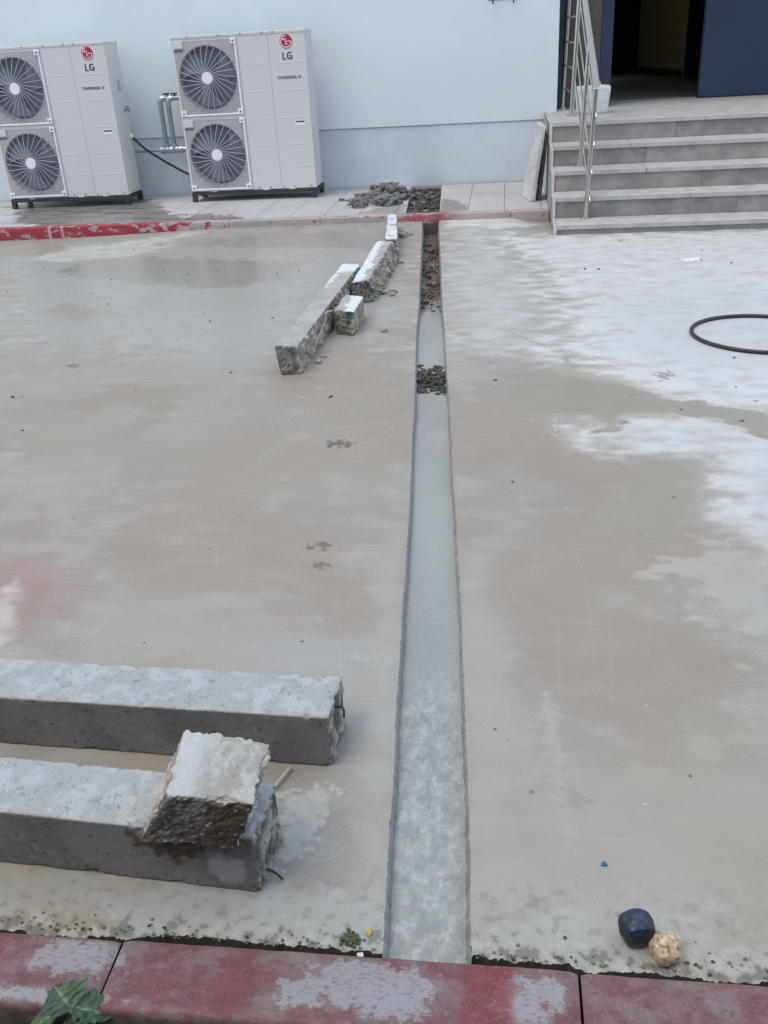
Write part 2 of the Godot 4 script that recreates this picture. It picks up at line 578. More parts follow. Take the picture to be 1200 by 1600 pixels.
		for j in n:
			var f := float(j) / n
			var aa := a + bend * f
			var p := (g + Vector2(cos(aa), sin(aa)) * len * f - lo) / px
			var x := int(p.x)
			var y := int(p.y)
			if x < 0 or y < 0 or x >= W or y >= H: continue
			var i := y * W + x
			R[i] += (tone - R[i]) * k
			G[i] += (tone - G[i]) * k
			B[i] += (tone - B[i]) * k
	var D := PackedByteArray()
	D.resize(W * H * 4)
	for i in W * H:
		D[i * 4] = clampi(int(R[i]), 0, 255)
		D[i * 4 + 1] = clampi(int(G[i] * 0.99), 0, 255)
		D[i * 4 + 2] = clampi(int(B[i] * 0.97), 0, 255)
		D[i * 4 + 3] = clampi(int(K[i] * 255.0), 20, 250)
	return ImageTexture.create_from_image(Image.create_from_data(W, H, false, Image.FORMAT_RGBA8, D))

# a picture of colour + roughness (alpha) from a function of the world position
func paint(lo: Vector2, hi: Vector2, W: int, H: int, f: Callable) -> ImageTexture:
	var D := PackedByteArray()
	D.resize(W * H * 4)
	for y in H:
		for x in W:
			var c: Color = f.call(lo.x + (hi.x - lo.x) * (x + 0.5) / W, lo.y + (hi.y - lo.y) * (y + 0.5) / H)
			var i := (y * W + x) * 4
			D[i] = clampi(int(c.r * 255), 0, 255)
			D[i + 1] = clampi(int(c.g * 255), 0, 255)
			D[i + 2] = clampi(int(c.b * 255), 0, 255)
			D[i + 3] = clampi(int(c.a * 255), 10, 250)
	return ImageTexture.create_from_image(Image.create_from_data(W, H, false, Image.FORMAT_RGBA8, D))

func painted(tex: Texture2D) -> StandardMaterial3D:
	var m := mat(Color.WHITE, 1.0)
	m.albedo_texture = tex
	m.roughness_texture = tex
	m.roughness_texture_channel = BaseMaterial3D.TEXTURE_CHANNEL_ALPHA
	m.texture_repeat = false
	return m

# ------------------------------------------------------------------ the trench line
var trench_l: PackedVector2Array
var trench_r: PackedVector2Array

func edge_x(list: PackedVector2Array, z: float) -> float:      # list runs from far (most negative z) to near
	if z <= list[0].y: return list[0].x + (z - list[0].y) * 0.07
	for i in list.size() - 1:
		if z <= list[i + 1].y: return lerpf(list[i].x, list[i + 1].x, (z - list[i].y) / (list[i + 1].y - list[i].y))
	return list[-1].x + (z - list[-1].y) * 0.07

func ragged(z: float, side: float) -> float:
	var k := N2.get_noise_2d(z * 2.0, side * 40.0) * 0.003 + N2.get_noise_2d(z * 33.0, side * 90.0) * 0.0012 + N3.get_noise_2d(z * 110.0, side * 70.0) * 0.0022
	return k

func yard_y(x: float, z: float) -> float:
	var fil := smoothstep(-7.35, -7.95, z) * smoothstep(-4.2, -2.0, x) * smoothstep(0.30, 0.05, x) * 0.045
	return fil

func edge_z(x: float) -> float:                                    # broken near edge of the slab: a gap opens along the kerb here and there
	var gap := smoothstep(-0.66, -0.58, x) * smoothstep(-0.18, -0.21, x) + smoothstep(-0.06, -0.04, x) * smoothstep(0.15, 0.11, x)
	return -1.0335 - 0.006 * smoothstep(-0.2, 0.5, N2.get_noise_1d(x * 7.0)) - 0.011 * gap + 0.006 * N3.get_noise_1d(x * 30.0) + 0.003 * N3.get_noise_1d(x * 110.0)

func trench_depth(z: float) -> float:
	return lerpf(0.036, 0.085, smoothstep(-4.6, -6.2, z))

func _ready() -> void:
	rng.seed = 4242
	cam_basis = Basis.from_euler(TURN)
	# ---- camera
	var cam := Camera3D.new()
	cam.name = "camera"
	add_child(cam)
	cam.position = EYE
	cam.rotation = TURN
	cam.fov = rad_to_deg(2.0 * atan(800.0 / FOCAL))
	cam.near = 0.05
	cam.far = 400.0
	cam.current = true
	# ---- sky and light: a bright overcast afternoon
	var env := Environment.new()
	env.background_mode = Environment.BG_SKY
	var sm := ProceduralSkyMaterial.new()
	sm.sky_top_color = Color(0.79, 0.88, 0.99)
	sm.sky_horizon_color = Color(0.84, 0.905, 0.98)
	sm.sky_curve = 0.3
	sm.ground_bottom_color = Color(0.35, 0.34, 0.32)
	sm.ground_horizon_color = Color(0.6, 0.62, 0.64)
	sm.sun_angle_max = 1.0
	var sky := Sky.new()
	sky.sky_material = sm
	env.sky = sky
	env.background_energy_multiplier = 1.0
	env.tonemap_mode = Environment.TONE_MAPPER_LINEAR
	env.tonemap_exposure = 1.5
	env.sdfgi_enabled = true
	env.ssao_enabled = true
	env.ssil_enabled = true
	var we := WorldEnvironment.new()
	we.name = "world_environment"
	we.environment = env
	add_child(we)
	var sun := DirectionalLight3D.new()
	sun.name = "sun"
	sun.light_color = Color(1.0, 0.96, 0.9)
	sun.light_energy = 0.35
	sun.light_angular_distance = 30.0
	sun.shadow_enabled = true
	add_child(sun)
	sun.look_at_from_position(Vector3(-3, 9, -1), Vector3(0, 0, -4))

	N1 = FastNoiseLite.new()
	N1.seed = 3
	N1.frequency = 1.0
	N1.fractal_octaves = 4
	N2 = FastNoiseLite.new()
	N2.seed = 8
	N2.frequency = 1.0
	N2.fractal_octaves = 3
	N3 = FastNoiseLite.new()
	N3.seed = 15
	N3.frequency = 1.0
	N3.fractal_octaves = 5
	N3.fractal_gain = 0.6
	make_materials()
	make_yard()
	make_pavement()
	make_kerbs()
	make_building()
	make_steps()
	make_rail()
	make_units()
	make_pipes()
	make_blocks()
	make_rubble()
	make_small_things()
	var back := thing("added_shade_wall", Vector3(0, -0.16, 2.4), "tall unseen dark wall added behind the soil strip to shade the near yard", "wall")  # unseen wall, added to darken the near ground
	part("wall_body", box(Vector3(-9, 0, 0), Vector3(9, 3.6, 0.3), 0.01), grained(rgb(92, 90, 84), 0.9, M.g2, 0.8), back)
	part("coping", box(Vector3(-9.05, 3.602, -0.04), Vector3(9.05, 3.68, 0.34), 0.01), grained(rgb(120, 118, 112), 0.9, M.g2, 0.8), back)

func make_materials() -> void:
	var g1 := ImageTexture.create_from_image(grain_image(512, 31, 0.012, 0.92, 1.0))
	var g2 := ImageTexture.create_from_image(grain_image(512, 33, 0.05, 0.84, 1.0))
	var b0 := grain_image(512, 35, 0.05, 0.0, 1.0)
	b0.bump_map_to_normal_map(3.0)
	var b1 := ImageTexture.create_from_image(b0)
	M.g1 = g1
	M.g2 = g2
	M.b1 = b1
	var g3 := ImageTexture.create_from_image(grain_image(512, 39, 0.12, 0.88, 1.0))
	M.g3 = g3
	M.block = grained(Color.WHITE, 0.85, g3, 3.0, b1, 0.05, true)
	M.earth = grained(Color.WHITE, 0.95, g2, 9.0, b1, 0.6, true)
	M.wall = grained(rgb(222, 229, 233), 0.75, ImageTexture.create_from_image(grain_image(512, 36, 0.006, 0.975, 1.0)), 0.2)
	M.plinth = grained(rgb(214, 221, 227), 0.75, ImageTexture.create_from_image(grain_image(512, 37, 0.008, 0.95, 1.0)), 0.3)
	M.casing = mat(rgb(212, 210, 208), 0.45)
	M.casing_side = mat(rgb(208, 207, 202), 0.5)
	M.guard = mat(rgb(172, 168, 168), 0.6)
	M.wire = mat(rgb(178, 178, 182), 0.5)
	M.white = mat(rgb(236, 236, 236), 0.5)
	M.cavity = mat(rgb(116, 118, 132), 0.8)
	M.blade = mat(rgb(136, 138, 152), 0.6)
	M.red = mat(rgb(178, 34, 62), 0.45)
	M.print = mat(rgb(70, 74, 80), 0.6)
	M.black = mat(rgb(40, 40, 44), 0.6)
	M.stand = mat(rgb(52, 54, 58), 0.6)
	M.pipe = mat(rgb(150, 158, 164), 0.42, 0.55)
	M.pipe_bright = mat(rgb(176, 182, 188), 0.35, 0.7)
	M.steel = mat(rgb(205, 200, 192), 0.22, 0.95)
	M.tread = grained(rgb(188, 185, 183), 0.6, g1, 0.9)
	M.riser = grained(rgb(164, 155, 151), 0.7, ImageTexture.create_from_image(grain_image(512, 41, 0.010, 0.89, 1.0)), 0.8)
	M.riser2 = grained(rgb(157, 149, 146), 0.7, ImageTexture.create_from_image(grain_image(512, 42, 0.008, 0.86, 1.0)), 1.0)
	M.navy = grained(rgb(46, 62, 86), 0.45, g1, 0.25)
	M.navy_dark = mat(rgb(30, 38, 58), 0.5)
	M.brown = grained(rgb(88, 80, 74), 0.7, g1, 0.5)
	M.dark_wood = mat(rgb(40, 32, 26), 0.6)
	M.beige = mat(rgb(214, 200, 160), 0.8)
	M.inner = mat(rgb(206, 200, 184), 0.85)
	M.inner_floor = grained(rgb(150, 146, 140), 0.4, g1, 1.0)

# ------------------------------------------------------------------ ground
func make_yard() -> void:
	for p in [[660, 348], [654, 476], [650, 520], [649, 587], [644, 685], [641, 760], [639, 800], [631, 920], [620, 1087], [615.5, 1200], [603, 1380], [597, 1502]]:
		var g := gp(p[0], p[1])
		trench_l.append(Vector2(g.x, g.z))
	for p in [[686, 348], [692, 476], [695, 520], [700, 600], [704, 660], [709, 760], [712, 800], [721, 960], [726, 1070], [731, 1200], [735, 1380], [737.5, 1520]]:
		var g := gp(p[0], p[1])
		trench_r.append(Vector2(g.x, g.z))
	var yard := structure("concrete_yard")
	yard.set_meta("label", "worn beige concrete yard with white cement film and damp patches")
	var zN := -3.2
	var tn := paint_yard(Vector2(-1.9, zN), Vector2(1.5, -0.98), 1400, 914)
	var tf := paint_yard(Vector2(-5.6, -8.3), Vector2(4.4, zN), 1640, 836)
	var mn := painted(tn)
	var mf := painted(tf)
	for m in [mn, mf]:
		m.metallic_specular = 0.45
	# rows of the sheet
	var build := func(z0: float, z1: float, dz: float, xl: float, xr: float, lo: Vector2, hi: Vector2, m: Material):
		var rows := int(round((z1 - z0) / dz))
		for side: float in [-1.0, 1.0]:
			var st := st_new()
			st.set_smooth_group(0)
			var cols := 26
			for r in rows + 1:
				var z := z0 + (z1 - z0) * r / rows
				for c in cols + 1:
					var f := float(c) / cols
					f = 1.0 - (1.0 - f) * (1.0 - f)
					var xe := (edge_x(trench_l, z) if side < 0 else edge_x(trench_r, z)) + ragged(z, side)
					var x := lerpf(xl if side < 0 else xr, xe, f)
					var zz := z
					st.set_uv((Vector2(x, zz) - lo) / (hi - lo))
					st.add_vertex(Vector3(x, yard_y(x, zz) - (0.004 * smoothstep(0.982, 1.0, f)), zz))
			for r in rows:
				for c in cols:
					var v := r * (cols + 1) + c
					var q := [v, v + 1, v + cols + 2, v, v + cols + 2, v + cols + 1]
					if side > 0: q.reverse()
					for x in q: st.add_index(x)
			st.generate_normals()
			part("slab", st.commit(), m, yard)
	build.call(zN, -1.095, 0.008, -1.9, 1.5, Vector2(-1.9, zN), Vector2(1.5, -0.98), mn)
	build.call(-7.98, zN, 0.02, -5.6, 4.4, Vector2(-5.6, -8.3), Vector2(4.4, zN), mf)
	# the yard beyond the picture's edges
	var plain := grained(rgb(160, 153, 143), 0.65, M.g1, 0.5, M.b1, 0.08)
	for e in [[-16.0, -5.6, -7.98, zN], [-16.0, -1.9, zN, -1.03], [4.4, 16.0, -7.98, zN], [1.5, 16.0, zN, -1.03]]:
		var st := st_new()
		quad(st, Vector3(e[0], 0, e[2]), Vector3(e[1], 0, e[2]), Vector3(e[1], 0, e[3]), Vector3(e[0], 0, e[3]))
		part("slab", done(st), plain, yard)
	# near edge of the slab, below the surface
	var st2 := st_new()
	st2.set_smooth_group(0)
	for side: float in [-1.0, 1.0]:
		# cut walls of the trench: rough, full of stones
		var rows := 620
		var grid := []
		for r in rows + 1:
			var z := lerpf(-7.98, -1.034, float(r) / rows)
			var xe := (edge_x(trench_l, z) if side < 0 else edge_x(trench_r, z)) + ragged(z, side)
			for l in 6:
				var dep := (trench_depth(z) + 0.02) * l / 5.0
				var x := xe - side * (0.0035 * smoothstep(0.0, 1.0, float(l)) + dep * 0.12) + 0.004 * N3.get_noise_3d(z * 45.0, l * 3.0, side * 20.0) * minf(l, 1.0)
				var stone := 0.5 + 0.5 * N3.get_noise_2d(z * 42.0, side * 9.0)      # grey aggregate and paler cement along the cut
				st2.set_color(lin(140, 139, 136).lerp(lin(166, 166, 163), smoothstep(0.25, 0.75, stone)))
				grid.append(st2)
				st2.add_vertex(Vector3(x, yard_y(xe, z) - dep - (0.004 if l == 0 else 0.0), z))
		var base := 0 if side < 0 else (rows + 1) * 6
		for r in rows:
			for l in 5:
				var v := base + r * 6 + l
				var q := [v, v + 1, v + 7, v, v + 7, v + 6]
				if side < 0: q.reverse()
				for x in q: st2.add_index(x)
	st2.generate_normals()
	part("trench_wall", st2.commit(), M.block, yard)
	# near face of the slab in the gap along the kerb, and the dark soil under everything
	var lip_y := func(x: float, z: float, e: float) -> float:
		return -0.011 * e * e * maxf(0.0, N3.get_noise_2d(x * 26.0, z * 26.0) + 0.22) - 0.005 * e * maxf(0.0, N3.get_noise_2d(x * 80.0 + 9.0, z * 80.0))
	for side: float in [-1.0, 1.0]:
		var sl := st_new()
		sl.set_smooth_group(0)
		var nx := 480
		var nz := 16
		for i in nx + 1:
			for k in nz + 1:
				var e := float(k) / nz
				var xa := -1.9 if side < 0 else edge_x(trench_r, -1.095 + 0.06 * e) + ragged(-1.095 + 0.06 * e, 1.0)
				var xb := edge_x(trench_l, -1.095 + 0.06 * e) + ragged(-1.095 + 0.06 * e, -1.0) if side < 0 else 1.5
				var x := lerpf(xa, xb, float(i) / nx)
				var z := lerpf(-1.095, edge_z(x), e)
				sl.set_uv((Vector2(x, z) - Vector2(-1.9, zN)) / Vector2(3.4, -0.98 - zN))
				sl.add_vertex(Vector3(x, lip_y.call(x, z, e), z))
		for i in nx:
			for k in nz:
				var v := i * (nz + 1) + k
				for q in [v, v + nz + 1, v + nz + 2, v, v + nz + 2, v + 1]: sl.add_index(q)
		sl.generate_normals()
		part("broken_edge", sl.commit(), mn, yard)
	var st3 := st_new()
	st3.set_smooth_group(0)
	for side: float in [-1.0, 1.0]:
		var n := 480
		var x0 := -1.9 if side < 0 else edge_x(trench_r, -1.034)
		var x1 := edge_x(trench_l, -1.034) if side < 0 else 1.5
		for i in n:
			var p := []
			for k in 2:
				var x := lerpf(x0, x1, float(i + k) / n)
				p.append(Vector3(x, lip_y.call(x, edge_z(x), 1.0), edge_z(x)))
			st3.set_color(lin(84, 78, 72))
			var dn := Vector3(0, -0.09, 0.0)
			quad(st3, p[0], p[1], p[1] + dn, p[0] + dn)
	part("slab_edge", done(st3), M.block, yard)
	# fresh mortar filling the cut
	var rows4 := 700
	var cols4 := 20
	var dig := func(x: float, z: float) -> float:                   # where soil covers the bed
		var n := N3.get_noise_2d(x * 26.0, z * 15.0)
		var n2 := N3.get_noise_2d(x * 70.0 + 40.0, z * 60.0)
		var dug := smoothstep(-5.35, -5.75, z + 0.12 * N2.get_noise_2d(x * 8.0, z * 3.0))
		return maxf(dug * smoothstep(-0.30, 0.02, n + 0.5 * n2 + 0.35 * N1.get_noise_2d(x * 6.0 + 9.0, z * 2.2) - 0.02), dug * smoothstep(-7.2, -7.7, z))
	var bed_tex := paint(Vector2(0.0, -7.98), Vector2(1.0, -1.026), 130, 2040, func(u: float, z: float) -> Color:
		var x := lerpf(edge_x(trench_l, z) - 0.004, edge_x(trench_r, z) + 0.006, u)
		var n := N3.get_noise_2d(x * 26.0, z * 15.0)
		var n2 := N3.get_noise_2d(x * 70.0 + 40.0, z * 60.0)
		var c := rgb(146, 147, 144).lerp(rgb(154, 155, 152), smoothstep(-0.4, 0.4, N1.get_noise_2d(x * 3.0, z * 1.2)))
		c = c * (1.0 + 0.04 * n2)
		var net := absf(N2.get_noise_2d(x * 34.0 + 2.0 * n2, z * 24.0 + 2.0 * n))
		var fall := smoothstep(-2.02, -1.62, z)
		var thick := smoothstep(-2.0, -1.72, z) * smoothstep(-1.25, -1.5, z)
		var splash := maxf(smoothstep(0.10, 0.03, net) * smoothstep(-0.12, 0.12, n + 0.2 * thick), smoothstep(0.18, 0.36, n + 0.3 * n2))
		c = c.lerp(rgb(178, 180, 180), 0.6 * fall * splash)
		c = c.lerp(rgb(128, 130, 130), 0.45 * fall * smoothstep(-0.08, -0.30, n) * (1.0 - splash))
		c = c.lerp(rgb(122, 122, 118), 0.6 * smoothstep(0.40, 0.52, N3.get_noise_2d(x * 50.0, z * 50.0 + 70.0)))
		var s := dig.call(x, z) as float
		c = c.lerp(rgb(100, 88, 77).lerp(rgb(68, 59, 52), smoothstep(-0.1, 0.35, n2)), s)
		c.a = lerpf(0.42 + 0.12 * n, 0.95, s)
		return c)
	var st4 := st_new()
	st4.set_smooth_group(0)
	for r in rows4 + 1:
		var z := lerpf(-7.98, -1.026, float(r) / rows4)
		var xa := edge_x(trench_l, z) - 0.004
		var xb := edge_x(trench_r, z) + 0.006
		for c in cols4 + 1:
			var x := lerpf(xa, xb, float(c) / cols4)
			var s := dig.call(x, z) as float
			var y := -trench_depth(z) + 0.0016 * N1.get_noise_2d(x * 5.0, z * 3.0)
			y += s * (0.016 + 0.022 * N3.get_noise_2d(x * 26.0, z * 15.0) + 0.014 * N3.get_noise_2d(x * 70.0 + 40.0, z * 60.0))
			st4.set_uv(Vector2(float(c) / cols4, float(r) / rows4))
			st4.add_vertex(Vector3(x, y, z))
	for r in rows4:
		for c in cols4:
			var v := r * (cols4 + 1) + c
			for x in [v, v + 1, v + cols4 + 2, v, v + cols4 + 2, v + cols4 + 1]: st4.add_index(x)
	st4.generate_normals()
	var mm := painted(bed_tex)
	var strip := part("mortar_strip", st4.commit(), mm, self)
	tag(strip, "smooth fresh grey mortar filling the narrow cut in the yard", "", "", "structure")
	# soil outside the near kerb and under the slabs
	var soil := st_new()
	soil.set_smooth_group(0)
	var nx := 240
	var nz := 60
	for a in nz + 1:
		for b in nx + 1:
			var z := lerpf(-0.93, -0.45, float(a) / nz)
			var x := lerpf(-1.6, 0.9, float(b) / nx)
			var n := N3.get_noise_2d(x * 40.0, z * 40.0)
			soil.set_color(lin(96, 90, 78).lerp(lin(168, 160, 142), smoothstep(-0.1, 0.4, n)))
			soil.add_vertex(Vector3(x, -0.052 - 0.05 * smoothstep(-0.75, -0.5, x) + 0.010 * n + 0.012 * N1.get_noise_2d(x * 3.0, z * 3.0), z))
	for a in nz:
		for b in nx:
			var v := a * (nx + 1) + b
			for x in [v, v + 1, v + nx + 2, v, v + nx + 2, v + nx + 1]: soil.add_index(x)
	soil.generate_normals()
	var earth := structure("ground")
	part("soil_bed", soil.commit(), M.earth, earth)
	var under := st_new()
	quad(under, Vector3(-200, -0.16, -200), Vector3(200, -0.16, -200), Vector3(200, -0.16, 200), Vector3(-200, -0.16, 200))
	part("subsoil", done(under), grained(rgb(112, 106, 92), 0.95, M.g2, 1.0), earth)

# ------------------------------------------------------------------ pavement of long tiles before the wall
func make_pavement() -> void:
	var pave := structure("pavement")
	pave.set_meta("label", "grey tiled pavement along the foot of the pale wall")
	var lo := Vector2(-5.6, -9.75)
	var hi := Vector2(0.5, -7.95)
	var wet := PackedVector2Array()
	for p in [[28, 352], [20, 322], [60, 312], [110, 312], [205, 308], [240, 318], [255, 332], [370, 342], [300, 352], [150, 356]]:
		var g := gp(p[0], p[1], PAVE_Y)
		wet.append(Vector2(g.x, g.z))
	var tanp := PackedVector2Array()
	for p in [[687, 333], [691, 311], [708, 312], [725, 320], [732, 328]]:
		var g := gp(p[0], p[1], PAVE_Y)
		tanp.append(Vector2(g.x, g.z))
	var dust := PackedVector2Array()
	for p in [[560, 334], [590, 325], [640, 318], [632, 334]]:
		var g := gp(p[0], p[1], PAVE_Y)
		dust.append(Vector2(g.x, g.z))
	var tex := paint(lo, hi, 900, 260, func(x: float, z: float) -> Color:
		var a := N1.get_noise_2d(x * 1.5, z * 1.5)
		var b := N3.get_noise_2d(x * 9.0, z * 9.0)
		var tile := N2.get_noise_1d(floorf((x + 0.04) / 0.31) * 17.3)
		var c := rgb(184, 182, 184) * (1.0 + 0.05 * a + 0.05 * b + 0.05 * tile)
		c.a = 0.6
		var w := smoothstep(0.06, -0.06, poly_sdf(Vector2(x, z), wet) + 0.25 * a + 0.12 * b)
		var k := smoothstep(-0.35, 0.2, N2.get_noise_2d(x * 2.0, z * 7.0))
		c = c.lerp(Color(0.42, 0.40, 0.39, 0.14 + 0.12 * k).lerp(Color(0.52, 0.49, 0.48, 0.3), k), 0.9 * w)
		var t := smoothstep(0.02, -0.02, poly_sdf(Vector2(x, z), tanp) + 0.04 * b)
		c = c.lerp(Color(0.53, 0.50, 0.48, 0.6), 0.85 * t)
		t = smoothstep(0.05, -0.05, poly_sdf(Vector2(x, z), dust) + 0.1 * b)
		return c.lerp(Color(0.56, 0.54, 0.52, 0.7), 0.8 * t))
	var m := painted(tex)
	# bedding mortar seen in the joints
	var bed := mat(rgb(104, 100, 98), 0.9)
	var hole := PackedVector2Array()
	for p in [[634.5, 334], [687, 332], [691.5, 286.5], [645.5, 287.5]]:
		var g := gp(p[0], p[1], PAVE_Y)
		hole.append(Vector2(g.x, clampf(g.z, -9.672, -8.0)))
	hole[0].y = -7.99
	hole[1].y = -7.99
	for e in [PackedVector2Array([Vector2(-12, -9.68), Vector2(hole[3].x, -9.68), hole[3], hole[0], Vector2(-12, -7.99)]), PackedVector2Array([Vector2(hole[2].x, -9.68), Vector2(0.38, -9.68), Vector2(0.38, -7.99), hole[1], hole[2]])]:
		part("bedding", slab_poly(e, -0.05, PAVE_Y - 0.006), bed, pave)
	var x := -5.58
	var i := 0
	while x < 0.36:
		for row in [[-9.675, -8.83], [-8.826, -8.0]]:
			var t := PackedVector2Array([Vector2(x, row[0]), Vector2(minf(x + 0.306, 0.366), row[0]), Vector2(minf(x + 0.306, 0.366), row[1]), Vector2(x, row[1])])
			for piece in Geometry2D.clip_polygons(t, hole):
				if piece.size() < 3: continue
				part("tile", slab_poly(piece, PAVE_Y - 0.02, PAVE_Y + 0.0015 * N2.get_noise_1d(i * 5.0), lo, hi - lo, 0.0015), m, pave)
			i += 1
		x += 0.31
	# far tiles out of the picture
	part("tile", slab_poly(PackedVector2Array([Vector2(-12, -9.675), Vector2(-5.59, -9.675), Vector2(-5.59, -8.0), Vector2(-12, -8.0)]), PAVE_Y - 0.02, PAVE_Y), mat(rgb(180, 178, 178), 0.7), pave)
	# broken bed of the opening in the pavement
	var st := st_new()
	st.set_smooth_group(0)
	var rows := 90
	var cols := 24
	for r in rows + 1:
		for c in cols + 1:
			var f := float(r) / rows
			var a := hole[3].lerp(hole[0], f)
			var b := hole[2].lerp(hole[1], f)
			var p := a.lerp(b, float(c) / cols)
			var n := N3.get_noise_2d(p.x * 16.0, p.y * 10.0)
			var n2 := N3.get_noise_2d(p.x * 60.0, p.y * 40.0 + 7.0)
			st.set_color(lin(76, 76, 76).lerp(lin(106, 104, 101), smoothstep(-0.2, 0.4, n + 0.4 * n2)).lerp(lin(52, 52, 54), smoothstep(0.1, 0.4, n2)))
			st.add_vertex(Vector3(p.x, 0.045 + 0.03 * n + 0.02 * n2, p.y))
	for r in rows:
		for c in cols:
			var v := r * (cols + 1) + c
			for q in [v, v + 1, v + cols + 2, v, v + cols + 2, v + cols + 1]: st.add_index(q)
	st.generate_normals()
	part("broken_bed", st.commit(), M.block, pave)

# ------------------------------------------------------------------ kerbs
func kerb_profile(x0: float, x1: float, z_back: float, z_front: float, y_top: float, y_bot: float, r: float, uv_lo: Vector2, uv_size: Vector2, wob: float, sd: float) -> ArrayMesh:
	var prof := [Vector2(z_back, y_bot), Vector2(z_back, y_top - 0.006), Vector2(z_back + 0.002, y_top - 0.002), Vector2(z_back + 0.006, y_top)]
	for k in 7:
		prof.append(Vector2(lerpf(z_back + 0.012, z_front - r, float(k) / 6.0), y_top))
	for k in range(1, 6):
		var a := PI / 2 * k / 5.0
		prof.append(Vector2(z_front - r + sin(a) * r, y_top - r + cos(a) * r))
	for k in range(1, 5):
		prof.append(Vector2(z_front, lerpf(y_top - r, y_bot, k / 4.0)))
	var st := st_new()
	st.set_smooth_group(0)
	var n := maxi(8, int((x1 - x0) / 0.012))
	var run := PackedFloat32Array()
	var s := 0.0
	for k in prof.size():
		if k > 0: s += prof[k].distance_to(prof[k - 1])
		run.append(s)
	var s0 := run[1]
	for i in n + 1:
		var x := lerpf(x0, x1, float(i) / n)
		var endp := 0.006 * (exp(-(x - x0) / 0.006) + exp(-(x1 - x) / 0.006))
		for k in prof.size():
			var p: Vector2 = prof[k]
			var w := wob * (N1.get_noise_3d(x * 9.0, p.x * 20.0 + sd, p.y * 20.0) + 0.4 * N1.get_noise_3d(x * 40.0, p.x * 60.0, p.y * 60.0 + sd))
			st.set_uv(Vector2((x - uv_lo.x) / uv_size.x, (run[k] - s0) / uv_size.y))
			st.add_vertex(Vector3(x, p.y + (w - endp if k > 0 else 0.0), p.x + (w if k > 10 else 0.0)))
	for i in n:
		for k in prof.size() - 1:
			var v := i * prof.size() + k
			for q in [v, v + prof.size(), v + prof.size() + 1, v, v + prof.size() + 1, v + 1]: st.add_index(q)
	# ends
	var b := (n + 1) * prof.size()
	for e in 2:
		var xx := x0 if e == 0 else x1
		for k in prof.size():
			st.set_uv(Vector2(0.01, 0.9))
			st.add_vertex(Vector3(xx, prof[k].y - (0.006 if k > 0 else 0.0), prof[k].x))
		for k in range(1, prof.size() - 1):
			for q in ([b, b + k, b + k + 1] if e == 0 else [b, b + k + 1, b + k]): st.add_index(q)
		b += prof.size()
	st.generate_normals()
	return st.commit()

